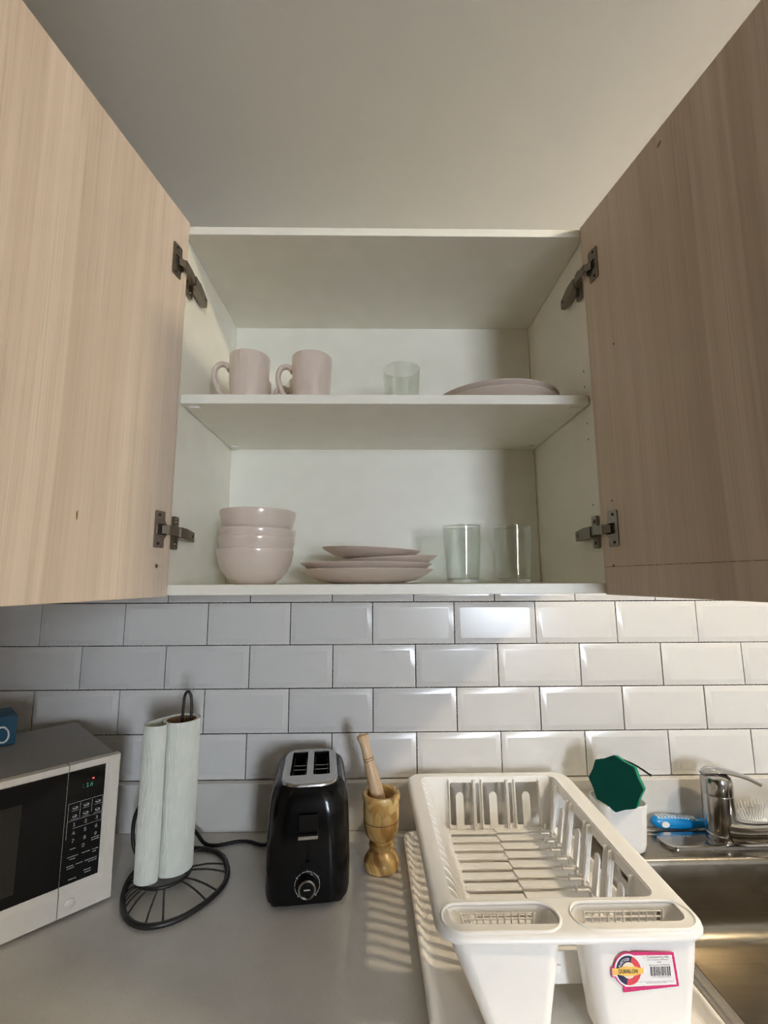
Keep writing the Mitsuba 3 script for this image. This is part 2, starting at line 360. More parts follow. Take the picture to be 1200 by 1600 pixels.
def door(hx, hy, fx, fy, side):
    """the inner face runs from the hinge edge (hx, hy) towards (fx, fy); side: which way the thickness goes in x"""
    d = np.array([fx-hx, fy-hy, 0.0]); d /= np.linalg.norm(d)
    out = np.array([-d[1], d[0], 0.0]); out = out if out[0]*side > 0 else -out
    z = np.array([0, 0, 1.0])
    B = basis((hx, hy, 0), d, out, z) if np.dot(np.cross(d, out), z) > 0 else None
    W = 0.403
    def place(m):
        v = m.vertices.copy(); m = m.copy()
        m.vertices = np.array([hx, hy, 0.0])+v[:, :1]*d+v[:, 1:2]*out+v[:, 2:]*z
        if np.dot(np.cross(d, out), z) < 0: m.invert()
        return m
    k = obj('door', place(bx(0, W, 0, 0.018, 0.5385, 1.2505, 0.0009)), 'door', wc, label='pale wood-grain door, open, on the '+('left' if side < 0 else 'right'))
    return k, place
dl, placeL = door(-0.3520, -0.3560, -0.412, -0.704, -1)
dr_, placeR = door(0.4095, -0.3520, 0.468, -0.716, 1)
def hinge(dk, place, zc, xw, s):
    """s: +1 when the side panel's free side points to +x. plate on the door, cup, arm, wing mount on the side panel"""
    pl = rbox2(0.021, 0.0335, zc-0.031, zc+0.031, 0.002).union(Polygon([(0.0335, zc-0.02), (0.0335, zc+0.02), (0.030, zc+0.018), (0.030, zc-0.018)])).union(
        Polygon([(0.022, zc+0.017), (0.022, zc-0.017), (0.0135, zc-0.008), (0.0135, zc+0.008)])).union(rbox2(0.021, 0.046, zc-0.031, zc+0.031, 0.003))
    hole_ = rbox2(0.019, 0.041, zc-0.0105, zc+0.0105, 0.004)
    p1 = ext(pl.difference(hole_), 0.0022); v = p1.vertices; p1.vertices = np.stack([v[:, 0], -v[:, 2], v[:, 1]], 1)
    cup = ext(hole_.buffer(0.0006).difference(hole_.buffer(-0.0012)), 0.0015); v = cup.vertices; cup.vertices = np.stack([v[:, 0], -v[:, 2]-0.0012, v[:, 1]], 1)
    cupb = ext(hole_.buffer(-0.001), 0.0006); v = cupb.vertices; cupb.vertices = np.stack([v[:, 0], -v[:, 2], v[:, 1]], 1)
    obj('hinge_plate', place(cat_([p1, cup])), 'nickel', dk)
    scr = []
    for zz in (-0.024, 0.024):
        c = trimesh.creation.cylinder(0.0024, 0.0012, sections=12); c.apply_transform(rot(90, (1, 0, 0))); c.apply_translation((0.036, -0.0026, zc+zz)); scr.append(c)
    obj('hinge_cup', place(cat_([cupb]+scr)), 'hole', dk)
    # arm: from the cup out over the panel's front edge and back along the panel (world coordinates)
    a = place(trimesh.Trimesh([(0.030, -0.003, zc), (0.020, -0.011, zc)], [(0, 1, 0)], process=False)).vertices
    x1 = xw+s*0.016
    pts = [a[0], a[1], np.array([x1+s*0.002, CY+0.008, zc]), np.array([x1, CY+0.022, zc])]
    seg = []
    for i in range(3):
        A, Bq = pts[i], pts[i+1]
        h = np.array([0, 0, 0.0078 if i else 0.007]); q = np.cross(Bq-A, h); q = q/np.linalg.norm(q)*0.0016
        seg.append(trimesh.convex.convex_hull(np.array([P+e*h+g*q for P in (A, Bq) for e in (-1, 1) for g in (-1, 1)])))
    obj('hinge_link', cat_(seg), 'nickel', dk)
    y0 = CY+0.020; xa, xb = sorted((xw+s*0.0005, xw+s*0.0155))
    body = trimesh.convex.convex_hull(np.array([(x, y, zz) for y, w_, t in ((y0, 0.0095, 1.0), (y0+0.028, 0.0108, 1.0), (y0+0.072, 0.0092, 0.78))
                                                for x in (xw+s*0.004, xw+s*0.0195*t) for zz in (zc-w_-0.002*(y-y0)/0.05, zc+w_-0.002*(y-y0)/0.05)]))
    sl = []
    for yy in (y0+0.048, y0+0.06): sl.append(bx(*sorted((xw+s*0.0135, xw+s*0.0150)), yy-0.003, yy+0.003, zc-0.005, zc+0.003, 0.0005))
    obj('hinge_arm', cat_([body]), 'nickel', dk)
    wing = []
    for e in (-1, 1):
        wp = sbox(y0+0.003, zc+(0.004 if e > 0 else -0.027), y0+0.015, zc+(0.027 if e > 0 else -0.004)).buffer(0.003, 5)
        wing.append(plate_yz(wp, *sorted((xw+s*0.0004, xw+s*0.0065))))
        c = trimesh.creation.cylinder(0.0036, 0.0026, sections=14); c.apply_transform(rot(90, (0, 1, 0))); c.apply_translation((xw+s*0.0072, y0+0.009, zc+e*0.020)); wing.append(c)
    obj('hinge_mount', cat_(wing), 'nickel', dk)
    c2 = []
    for yy in (y0+0.045, y0+0.058):
        c = trimesh.creation.cylinder(0.0032, 0.002, sections=12); c.apply_transform(rot(90, (0, 1, 0))); c.apply_translation((xw+s*0.0158, yy, zc-0.002)); c2.append(c)
    obj('hinge_screw', cat_(c2), 'hole', dk)
for zc in (0.6515, 1.147):
    hinge(dl, placeL, zc, CXI0, 1)
    hinge(dr_, placeR, zc, CXI1, -1)
# small marks on the doors: spare screw holes and the scored line low on the right door
def dot(dk, place, s, z, r, m='hole', nm='screw_hole'):
    c = trimesh.creation.cylinder(r, 0.0006, sections=12); c.apply_transform(rot(90, (1, 0, 0))); c.apply_translation((s, -0.0002, z)); obj(nm, place(c), m, dk)
dot(dl, placeL, 0.0335, 0.590, 0.0035, 'nickel'); dot(dl, placeL, 0.0335, 0.590, 0.0016)
dot(dr_, placeR, 0.0265, 0.588, 0.0022); dot(dr_, placeR, 0.034, 0.700, 0.0014); dot(dr_, placeR, 0.0265, 0.5885, 0.0012, 'clip_plastic')
obj('score_line', placeR(bx(0.002, 0.401, -0.0002, 0.0002, 0.5862, 0.5870, 0)), 'wood_groove', dr_)
def speck(dk, place, s, z, a, b, ang):
    e = affinity.rotate(affinity.scale(Point(0, 0).buffer(1, 6), a, b), ang); m = ext(e, 0.0004)
    v = m.vertices; m.vertices = np.stack([v[:, 0]+s, -v[:, 2], v[:, 1]+z], 1); obj('knot', place(m), 'wood_groove', dk)
speck(dr_, placeR, 0.205, 1.225, 0.0045, 0.0018, 35); speck(dl, placeL, 0.205, 0.652, 0.0012, 0.006, 0); speck(dr_, placeR, 0.07, 0.97, 0.0015, 0.002, 0)

# ------------------------------------------------------------------ crockery
def bowl_mesh(r=0.076, h=0.069, t=0.003):
    o = [(0.0, 0.0), (0.038, 0.0), (0.041, 0.0012), (0.043, 0.004), (0.052, 0.0105), (0.0640, 0.024), (0.0710, 0.040), (0.0740, 0.053), (0.0754, 0.060), (r, 0.065), (r, h-0.0012), (r-0.0008, h)]
    i = [(r-t, h), (r-t-0.0001, 0.065), (0.0725, 0.060), (0.0711, 0.053), (0.0683, 0.041), (0.0612, 0.026), (0.048, 0.013), (0.030, 0.0065), (0.0, 0.0055)]
    return lathe(o+i, 64)
BM = mikit.ply(bowl_mesh(), 'mat_stoneware', smooth=50)
SH0, SH1 = 0.5585, 0.9161
names = ['beige stoneware bowl, lowest of the stack of four', 'beige stoneware bowl, second from the bottom of the stack',
         'beige stoneware bowl, third from the bottom of the stack', 'beige stoneware bowl on top of the stack of four']
for i, (x, y, z, ax, ay) in enumerate(((-0.2375, -0.222, SH0, 0, 0), (-0.2360, -0.222, SH0+0.0245, 0.3, 0.8), (-0.2355, -0.222, SH0+0.0400, 0.4, 1.4), (-0.2355, -0.221, SH0+0.0770, 0.0, 0.6))):
    k = obj('bowl', {**BM}, 'stoneware', None, tw=T().translate([x, y, z]).rotate([1, 0, 0], ax).rotate([0, 1, 0], ay))
    labels[k] = {'label': names[i], 'category': 'bowl', 'group': 'bowls stacked in the cabinet'}

def plate_mesh(r, h, t=0.0045, base=0.55):
    o = [(0, 0.0), (r*base-0.006, 0.0), (r*base-0.002, -0.0)]
    o = [(0.0, 0.0012), (r*base-0.008, 0.0012), (r*base-0.006, 0.0), (r*base, 0.0), (r*base+0.004, 0.002), (r*0.74, h*0.22), (r*0.90, h*0.60), (r-0.0012, h-0.0025), (r, h-0.0010), (r-0.0012, h)]
    i = [(r*0.90, h*0.60+t*0.95), (r*0.74, h*0.22+t), (r*base+0.002, 0.0045+t*0.5), (r*base-0.01, t+0.001), (0, t+0.0005)]
    return lathe(o+i, 80)
P1 = mikit.ply(plate_mesh(0.1385, 0.0295), 'mat_stoneware', smooth=40)
P2 = mikit.ply(plate_mesh(0.102, 0.0215), 'mat_stoneware', smooth=40)
def put_plate(d, x, y, z, ax, ay, lab, grp):
    k = obj('plate', {**d}, 'stoneware', None, tw=T().translate([x, y, z]).rotate([1, 0, 0], ax).rotate([0, 1, 0], ay))
    labels[k] = {'label': lab, 'category': 'plate', 'group': grp}
g1 = 'plates stacked on the cabinet bottom'
put_plate(P1, -0.0115, -0.185, SH0, 0, 0, 'large beige dinner plate at the bottom of the lower plate stack', g1)
put_plate(P1, -0.0130, -0.184, SH0+0.0128, 0.3, 0.3, 'large beige dinner plate, second from the bottom of the lower stack', g1)
put_plate(P2, 0.033, -0.205, SH0+0.0305, 0.5, -2.8, 'beige plate tilted to the right under the topmost small plate', g1)
put_plate(P2, -0.004, -0.205, SH0+0.0490, 0.8, 2.6, 'small beige plate tipped on top of the lower plate stack', g1)
g2 = 'plates on the middle shelf'
put_plate(P1, 0.2795, -0.172, SH1, 0, 0, 'lower beige dinner plate of the pair on the middle shelf', g2)
put_plate(P1, 0.2765, -0.169, SH1+0.0140, 0.3, -0.6, 'upper beige dinner plate of the pair on the middle shelf', g2)

def mug_body():
    o = [(0, 0.0015), (0.027, 0.0015), (0.029, 0.0), (0.032, 0.0), (0.0355, 0.0035), (0.0372, 0.012), (0.0385, 0.03), (0.0404, 0.06), (0.0418, 0.10), (0.0420, 0.1155), (0.0410, 0.1172)]
    i = [(0.0392, 0.1165), (0.0384, 0.10), (0.0370, 0.06), (0.0350, 0.03), (0.033, 0.014), (0.028, 0.007), (0, 0.006)]
    return lathe(o+i, 56)
MB = mikit.ply(mug_body(), 'mat_stoneware', smooth=50)
hp = spline([(-0.0395, 0, 0.0905), (-0.0475, 0, 0.0985), (-0.060, 0, 0.1005), (-0.0700, 0, 0.091), (-0.0720, 0, 0.073), (-0.0650, 0, 0.049), (-0.052, 0, 0.0285), (-0.037, 0, 0.017)], 34)
hr = np.interp(np.linspace(0, 1, 34), [0, 0.08, 0.3, 0.8, 1], [0.0085, 0.0062, 0.0055, 0.0058, 0.0085])
MH = mikit.ply(tube(hp, hr, 14, sx=1.25), 'mat_stoneware', smooth=60)
for x, y, a, lab in ((-0.2600, -0.238, 4, 'beige stoneware mug in front, nearest the left cabinet door'), (-0.1290, -0.235, -4, 'beige stoneware mug in front, second from the left'),
                     (-0.2850, -0.115, -98, 'beige stoneware mug behind the leftmost mug, only a sliver of it showing'), (-0.1590, -0.112, 8, 'beige stoneware mug hidden behind the second mug, its handle peeking out')):
    k = thing('mug', lab, 'mug', 'mugs on the middle shelf')
    tw = T().translate([x, y, SH1]).rotate([0, 0, 1], a)
    obj('body', {**MB}, '', k, tw=tw); obj('handle', {**MH}, '', k, tw=tw)

def sheet(prof, n=64):
    th = np.arange(n)/n*2*math.pi
    return skin([np.stack([r*np.cos(th), r*np.sin(th), np.full(n, z)], 1) for r, z in prof], False, False)
def glass_parts(rb, rt_, h, base=0.010, t=0.0022):
    """side: one clear sheet (a thin pane); the heavy base and the rolled lip are solid glass"""
    k = rt_-rb
    side = sheet([(rb+0.0003, base), (rb+k*0.45, h*0.42), (rt_-0.0003, h*0.8), (rt_, h-0.0014)])
    side2 = sheet([(rb-t, base+0.0006), (rb+k*0.45-t, h*0.42), (rt_-t-0.0003, h*0.8), (rt_-t, h-0.0014)])
    bot = lathe([(0, 0.0009), (rb-0.006, 0.0009), (rb-0.004, 0.0), (rb-0.001, 0.0007), (rb, 0.003), (rb+0.0002, base-0.0006), (rb-0.002, base), (rb-0.007, base-0.0012), (0, base-0.0022)], 56)
    lip = ring_lathe([(rt_-t, h-0.0012), (rt_-t/2, h-0.0024), (rt_+0.0001, h-0.0013), (rt_-t/2, h)], 64)
    return [mikit.ply(side, 'mat_glass_sheet', smooth=True), mikit.ply(side2, 'mat_glass_sheet', smooth=True), mikit.ply(bot, 'mat_glass', smooth=40), mikit.ply(lip, 'mat_glass', smooth=80)]
G1 = glass_parts(0.0350, 0.0412, 0.1215); G2 = glass_parts(0.0372, 0.0420, 0.1120)
for G, x, y, z, lab, grp in ((G1, 0.1925, -0.172, SH0, 'clear drinking glass beside the plate stack', 1), (G1, 0.3020, -0.172, SH0, 'clear drinking glass nearest the right side of the cabinet', 1),
                        (G2, 0.0640, -0.198, SH1, 'short clear glass alone in the middle of the upper shelf', 0)):
    k = thing('drinking_glass', lab, 'glass', 'tumblers on the cabinet bottom' if grp else None)
    for nm, d in zip(('side', 'inner_side', 'base', 'lip'), G): obj(nm, {**d}, '', k, tw=T().translate([x, y, z+0.0001]))

# ------------------------------------------------------------------ microwave, turned 45 degrees in the corner
mw = thing('microwave', 'white framed microwave with black glass front standing in the corner', 'microwave')
S = math.sqrt(0.5)
MW = basis((-0.470, -0.240, 0.0), (-S, -S, 0), (-S, S, 0), (0, 0, 1))     # local: u along the front (leftwards), depth, z ; left-handed
def pm(m):
    m = m.copy(); v = m.vertices
    m.vertices = np.array([-0.470, -0.240, 0.0])+v[:, :1]*np.array([-S, -S, 0])+v[:, 1:2]*np.array([-S, S, 0])+v[:, 2:]*np.array([0, 0, 1.0])
    m.invert(); return m
def pu(poly, d0, d1):     # polygon in (u, z) as a plate between depths d0 and d1
    return pm(plate_xz(poly, d0, d1))
H0, H1, WU = 0.006, 0.2475, 0.46
obj('case', pm(bx(0.003, WU-0.003, 0.016, 0.292, H0+0.004, H1-0.001, 0.003)), 'microwave_grey', mw, label='dark grey metal case')
for u in (0.04, WU-0.04):
    for d in (0.04, 0.26): obj('foot', pm(trimesh.creation.cylinder(0.014, 0.011, sections=20).apply_translation((u, d, 0.0055))), 'black_matte', mw, 40)
def bevel_frame(u0, u1, z0, z1, iu0, iu1, iz0, iz1, d_out, d_in, depth):
    """frame with sloping inner faces: outer rect at the front, inner rect set back"""
    def rect(a, b, c, e, d): return np.array([(a, d, c), (b, d, c), (b, d, e), (a, d, e)])
    return skin([rect(u0, u1, z0, z1, depth), rect(u0, u1, z0, z1, d_out+0.002), rect(u0+0.002, u1-0.002, z0+0.002, z1-0.002, d_out), rect(*[u0+0.003, u1-0.003, z0+0.003, z1-0.003][:4], d_out), rect(iu0, iu1, iz0, iz1, d_in), rect(iu0, iu1, iz0, iz1, depth)], True, False)
# control side: frame, panel ; door side: frame, glass, window
cpanel = bevel_frame(0.0, 0.0802, H0, H1, 0.024, 0.0802-0.0001, 0.052, 0.2365, 0.0, 0.006, 0.0155); cpanel.fix_normals()
# bottom face is upright, then a ledge slopes back to the glass
def strip(u0, u1):
    return trimesh.convex.convex_hull(np.array([(u, d, z) for u in (u0, u1) for d, z in ((0.0, H0), (0.0155, H0), (0.0155, 0.0535), (0.0058, 0.0535), (0.0, 0.0425))]))
def top_strip(u0, u1):
    return trimesh.convex.convex_hull(np.array([(u, d, z) for u in (u0, u1) for d, z in ((0.0, H1-0.001), (0.001, H1), (0.0155, H1), (0.0155, 0.2350), (0.004, 0.2350), (0.0, 0.2372))]))
def post(u0, u1, su0, su1):
    return trimesh.convex.convex_hull(np.array([(u, d, z) for z in (H0+0.0002, H1-0.0002) for u, d in ((u0, 0.001), (u0+0.0015 if su0 else u0, 0.0), (u0, 0.0155), (u1, 0.0155), (u1, 0.0055 if su1 else 0.0), (u1-(0.008 if su1 else 0), 0.0))]))
fr_c = cat_([strip(0.0, 0.0802), top_strip(0.0, 0.0802), post(0.0, 0.0235, True, True)])
obj('control_frame', pm(fr_c), 'microwave_white', mw)
cp = obj('control_panel', pm(bx(0.0225, 0.0802, 0.0045, 0.0155, 0.0525, 0.2362, 0.0004)), 'black_glass', mw, label='black control panel with white keypad print')
dr2 = obj('door', pm(cat_([strip(0.0815, WU), top_strip(0.0815, WU), post(WU-0.03, WU, False, False)])), 'microwave_white', mw, label='microwave door with wide white frame')
obj('door_glass', pm(bx(0.0815, WU-0.029, 0.0040, 0.0155, 0.0525, 0.2362, 0.0004)), 'black_glass', dr2)
obj('window', pm(bx(0.143, WU-0.075, 0.0032, 0.0041, 0.070, 0.204, 0.0003)), 'oven_window', dr2)
obj('door_trim', pm(bx(0.0804, 0.0813, 0.0032, 0.0155, 0.0530, 0.2355, 0.0002)), 'chrome_satin', dr2)
btn = affinity.scale(Point(0.064, 0.0225).buffer(0.0085, 16), 1, 1)
obj('open_button', pm(lathe([(0, -0.001), (0.0086, -0.001), (0.0088, 0.0012), (0.006, 0.0026), (0, 0.0032)], 28).apply_transform(basis((0.064, 0, 0.0225), (1, 0, 0), (0, 0, 1), (0, -1, 0)))), 'microwave_white', mw, 40)
def ptext(s, h, u, z, m, nm='print', bold=False, wide=1.0):
    t = flat_text(s, h, 0.0003, bold); v = t.vertices.copy()
    t.vertices = np.stack([u-v[:, 0]*wide, 0.0045-v[:, 2], z+v[:, 1]], 1); t.invert()
    return pm(t)
keys = [ptext(str(i+1), 0.0058, (0.0655, 0.048, 0.031)[i % 3], (0.1465, 0.1330, 0.1200)[i//3], 'print_grey') for i in range(9)]+[ptext('0', 0.0058, 0.049, 0.1075, '')]
def bar(u0, u1, z0, z1): return pm(bx(min(u0, u1), max(u0, u1), 0.0042, 0.00455, z0, z1, 0))
L = 0.0006
lines = [bar(0.0235, 0.0760, 0.1815, 0.1815+L), bar(0.0235, 0.0760, 0.1530, 0.1530+L), bar(0.0760, 0.0760+L, 0.125, 0.1815), bar(0.0235, 0.0235+L, 0.138, 0.1815), bar(0.058, 0.058+L, 0.1545, 0.180), bar(0.040, 0.040+L, 0.159, 0.180)]
lines += [bar(0.026, 0.068, 0.1400, 0.1400+L)]
for u in (0.066, 0.049, 0.031):
    for z in (0.1735, 0.1600):
        w_ = 0.0035+0.0012*rng.random(); e = affinity.scale(Point(0, 0).buffer(1, 8), w_, 0.0022)
        e = e.difference(affinity.translate(affinity.scale(Point(0, 0).buffer(1, 8), w_*0.6, 0.0012), 0.0006, 0.0006)); e = affinity.translate(e, u, z)
        lines.append(pm(plate_xz(e, 0.0042, 0.0046))); lines.append(bar(u-0.0055, u+0.0055, z-0.0048, z-0.0042))
for z, segs in ((0.0945, ((0.025, 0.036), (0.038, 0.052), (0.056, 0.072))), (0.0905, ((0.028, 0.034), (0.060, 0.068))), (0.0800, ((0.026, 0.046), (0.048, 0.058), (0.062, 0.072))), (0.0765, ((0.026, 0.040), (0.060, 0.071))),
                (0.0650, ((0.034, 0.045),)), (0.0610, ((0.034, 0.045),)), (0.0585, ((0.056, 0.069),)), (0.1068, ((0.061, 0.069),)), (0.1165-0.006, ((0.025, 0.038),)), (0.1140, ((0.025, 0.037),))):
    for a, b in segs:
        u = a
        while u < b-0.0012:      # word-like broken dashes, too small to read in the photograph
            w_ = 0.0014+0.0022*rng.random(); lines.append(bar(u, min(u+w_, b), z, z+0.0013)); u += w_+0.0006
obj('keypad_print', cat_(keys+lines), 'print_grey', cp)
dsp = ptext('16', 0.0068, 0.0465, 0.2060, '', bold=False)
col = cat_([bar(0.0560, 0.0568, 0.2075, 0.2083), bar(0.0560, 0.0568, 0.2035, 0.2043)])
scene[cp+'__clock_digits'] = {**mikit.ply(cat_([dsp, col]), 'mat_ink'), 'emitter': {'type': 'area', 'radiance': {'type': 'rgb', 'value': [0.02, 0.24, 0.13]}}}
scene[cp+'__red_led'] = {**mikit.ply(bar(0.0395, 0.0430, 0.2142, 0.2162), 'mat_ink'), 'emitter': {'type': 'area', 'radiance': {'type': 'rgb', 'value': [1.6, 0.16, 0.16]}}}
labels[cp+'__clock_digits'] = {'label': 'green lit clock digits'}; labels[cp+'__red_led'] = {'label': 'small red light'}

# blue carton on the microwave
bxk = thing('carton', 'blue printed carton standing on top of the microwave', 'box')
def pb(m):
    m = m.copy(); v = m.vertices; o = np.array([-0.7085, -0.1830, 0.2478])
    m.vertices = o+v[:, :1]*np.array([-S, -S, 0])+v[:, 1:2]*np.array([-S, S, 0])+v[:, 2:]*np.array([0, 0, 1.0]); m.invert(); return m
obj('box', pb(bx(0, 0.19, 0, 0.085, 0, 0.0545, 0.0008)), 'box_blue', bxk)
ringp = affinity.skew(affinity.scale(Point(0.022, 0.021).buffer(0.012, 16), 0.95, 1.35).difference(affinity.scale(Point(0.022, 0.021).buffer(0.0095, 16), 0.9, 1.35)), 8)
stroke = Polygon([(0.028, 0.044), (0.040, 0.049), (0.040, 0.0465), (0.033, 0.043), (0.040, 0.036), (0.037, 0.034)])
obj('lettering', pb(cat_([plate_xz(ringp, -0.0004, 0.0002), plate_xz(stroke, -0.0004, 0.0002)])), 'print_white', bxk)

# ------------------------------------------------------------------ paper towel on its wire holder
h = thing('towel_holder', 'black wire paper towel holder with a pear-shaped spoked base', 'holder')
base_pts = [(-0.437, -0.261), (-0.405, -0.299), (-0.374, -0.312), (-0.332, -0.301), (-0.296, -0.260), (-0.278, -0.205), (-0.290, -0.152), (-0.328, -0.103), (-0.378, -0.090), (-0.430, -0.112), (-0.462, -0.158), (-0.457, -0.214)]
bp = spline([(x, y, 0.0045) for x, y in base_pts], 90, True)
obj('base_ring', tube(bp, 0.0048, 10, True), 'black_wire', h, 60)
RC = np.array([-0.3850, -0.1790]); LC = np.array([-0.4170, -0.2110])
rp = np.array([(RC[0]-0.012+0.047*math.cos(a), RC[1]-0.012+0.047*math.sin(a), 0.0165) for a in np.linspace(0, 2*math.pi, 48, endpoint=False)])
obj('seat_ring', tube(rp, 0.0033, 8, True), 'black_wire', h, 60)
for a in (-112, -100, -78, -66, -30, -18, 10, 22, 70, 110, 150, 196, 208, 228, 240):
    d = np.array([math.cos(math.radians(a)), math.sin(math.radians(a))]); q = RC-0.012
    best = min(bp, key=lambda p: abs(math.atan2(*(np.cross(np.append(d, 0), np.append(p[:2]-q, 0))[2:], ), np.dot(d, p[:2]-q))) if np.dot(d, p[:2]-q) > 0 else 9)
    s0 = np.append(q+d*0.047, 0.0160)
    ab = math.radians(a+(4 if int(a) % 4 else -4))
    obj('spoke', tube(spline([s0, (s0+best)/2+[0, 0, 0.0035], best], 9), 0.0016 if a != 228 else 0.003, 6), 'black_wire', h, 60)
rod = spline([(-0.388, -0.172, 0.006), (-0.3885, -0.172, 0.20), (-0.3835, -0.176, 0.325), (-0.3795, -0.177, 0.3405), (-0.3755, -0.178, 0.3435), (-0.3710, -0.178, 0.3390), (-0.3675, -0.178, 0.325), (-0.372, -0.176, 0.20), (-0.374, -0.176, 0.006)], 200)
obj('loop_rod', tube(rod, 0.0027, 8), 'black_wire', h, 60)
obj('cross_bar', tube([(-0.432, -0.191, 0.0155), (-0.388, -0.178, 0.0155), (-0.350, -0.191, 0.0155)], 0.003, 8), 'black_wire', h, 60)
arm = spline([(-0.452, -0.128, 0.005), (-0.472, -0.140, 0.020), (-0.4850, -0.142, 0.062), (-0.4820, -0.142, 0.095), (-0.467, -0.142, 0.125), (-0.445, -0.142, 0.150)], 30)
obj('tension_arm', tube(arm, 0.0036, 8), 'black_wire', h, 60)
tk = thing('paper_towel_roll', 'nearly used white paper towel roll with a loose outer sheet, standing on the wire holder', 'paper towel')
Z0, Z1 = 0.0205, 0.2905
def wall_strip(curve, t, z0, z1, wob=0.0):
    """a thin upright sheet following a plan curve, with thickness t"""
    C = np.asarray(curve); g = np.gradient(C, axis=0); g /= np.linalg.norm(g, axis=1, keepdims=True); nn = np.stack([-g[:, 1], g[:, 0]], 1)
    nz = 14; zs = np.linspace(z0, z1, nz); n = len(C); V = []; U = []
    L_ = np.r_[0, np.cumsum(np.linalg.norm(np.diff(C, axis=0), axis=1))]
    for sgn in (1, -1):
        for z in zs:
            for i in range(n):
                o = wob*math.sin(6*(z-z0)/(z1-z0)+3*i/n)
                V.append((*(C[i]+nn[i]*(sgn*t/2+o)), z)); U.append((L_[i], z))
    f = []
    for s in (0, 1):
        for a in range(nz-1):
            for i in range(n-1):
                p = s*nz*n+a*n+i; q = [(p, p+1, p+n+1), (p, p+n+1, p+n)]
                f += q if s == 1 else [x[::-1] for x in q]
    def idx(s, a, i): return s*nz*n+a*n+i
    for a in (0, nz-1):
        for i in range(n-1):
            q = [(idx(0, a, i), idx(0, a, i+1), idx(1, a, i+1)), (idx(0, a, i), idx(1, a, i+1), idx(1, a, i))]; f += q
    for i in (0, n-1):
        for a in range(nz-1):
            f += [(idx(0, a, i), idx(1, a, i), idx(1, a+1, i)), (idx(0, a, i), idx(1, a+1, i), idx(0, a+1, i))]
    return trimesh.Trimesh(np.array(V), np.array(f), process=False), np.array(U)
th = np.linspace(0, 2*math.pi, 49)
def annul(r0, r1, z0, z1, n=56):
    t = np.arange(n)/n*2*math.pi
    rg = [np.stack([RC[0]+r*np.cos(t), RC[1]+r*np.sin(t), np.full(n, z)], 1) for r, z in ((r0, z0), (r1, z0), (r1, z1), (r0, z1))]
    return skin(rg, True, False)
nA = 56
body = annul(0.0284, 0.0335, Z0, Z1)
uvb = np.stack([np.arctan2(body.vertices[:, 1]-RC[1], body.vertices[:, 0]-RC[0])*0.0335, body.vertices[:, 2]], 1)
obj('roll', body, 'towel', tk, False, uv=uvb)
obj('core', annul(0.0264, 0.0282, Z0+0.0002, Z1-0.0006), 'cardboard', tk, 40, label='brown cardboard core')
# loose sheet: hugs the roll on the right and back, then swings out to the left and returns to the front
cur = [RC+0.0348*np.array([math.cos(a), math.sin(a)]) for a in np.radians(np.linspace(-112, 170, 40))]
lob = [LC+np.array([math.cos(a), math.sin(a)])*np.array([0.0245, 0.0245]) for a in np.radians(np.linspace(150, 318, 26))]
curve = spline(cur[:38]+[RC+np.array([-0.040, 0.004])]+lob+[RC+np.array([-0.012, -0.0405])], 110)
sheet, uvs = wall_strip(curve, 0.0016, Z0-0.001, Z1+0.0015, 0.0004)
obj('loose_sheet', sheet, 'towel', tk, True, uv=uvs)

# ------------------------------------------------------------------ toaster
to = thing('toaster', 'glossy black two-slice toaster with chrome top, narrow end forward', 'toaster')
TA = 6.5
TM = tr(-0.1275, -0.155, 0) @ rot(TA, (0, 0, 1))
tc = [(0.006, 0.136, 0.228, 0.030), (0.0085, 0.145, 0.236, 0.034), (0.020, 0.1500, 0.240, 0.036), (0.06, 0.1510, 0.238, 0.038), (0.11, 0.1495, 0.230, 0.040), (0.145, 0.1475, 0.223, 0.042), (0.166, 0.1430, 0.215, 0.044), (0.180, 0.1350, 0.204, 0.046), (0.1875, 0.1230, 0.190, 0.046), (0.1905, 0.106, 0.178, 0.044)]
body = skin([rring(w_, d_, r_, z, 0, 0, 8) for z, w_, d_, r_ in tc], False, True)
man = m3.Manifold(m3.Mesh(np.array(body.vertices, np.float32), np.array(body.faces, np.uint32)))
def mbox(x0, x1, y0, y1, z0, z1): return m3.Manifold.cube([x1-x0, y1-y0, z1-z0]).translate([x0, y0, z0])
SLX, SLW, SLY0, SLY1 = 0.0225, 0.0320, -0.050, 0.074
cut = man
for s in (-1, 1): cut = cut-mbox(s*SLX-SLW/2, s*SLX+SLW/2, SLY0, SLY1, 0.045, 0.3)
cut = cut-mbox(-0.0035, 0.0035, -0.16, -0.1135, 0.075, 0.158)
mm = cut.to_mesh(); body = trimesh.Trimesh(mm.vert_properties[:, :3], mm.tri_verts, process=False)
obj('body', mv(body, TM), 'black_gloss', to, 35)
plate = rbox2(-0.052, 0.052, -0.0925, 0.0885, 0.032)
slots = [rbox2(s*SLX-SLW/2, s*SLX+SLW/2, SLY0, SLY1, 0.003) for s in (-1, 1)]
pp = plate
for q in slots: pp = pp.difference(q)
pl_ = ext(pp, 0.0022); pl_.apply_translation([0, 0, 0.1906])
rim_ = sweep(np.array(plate.exterior.coords)[:-1] if plate.exterior.is_ccw else np.array(plate.exterior.coords)[:-1][::-1], [(-0.0016, 0.1885), (-0.0010, 0.1918), (0.001, 0.1936), (0.0035, 0.1936), (0.005, 0.1926), (0.005, 0.1890)])
obj('chrome_top', mv(cat_([pl_, rim_]), TM), 'chrome_satin', to, 30)
wires = []
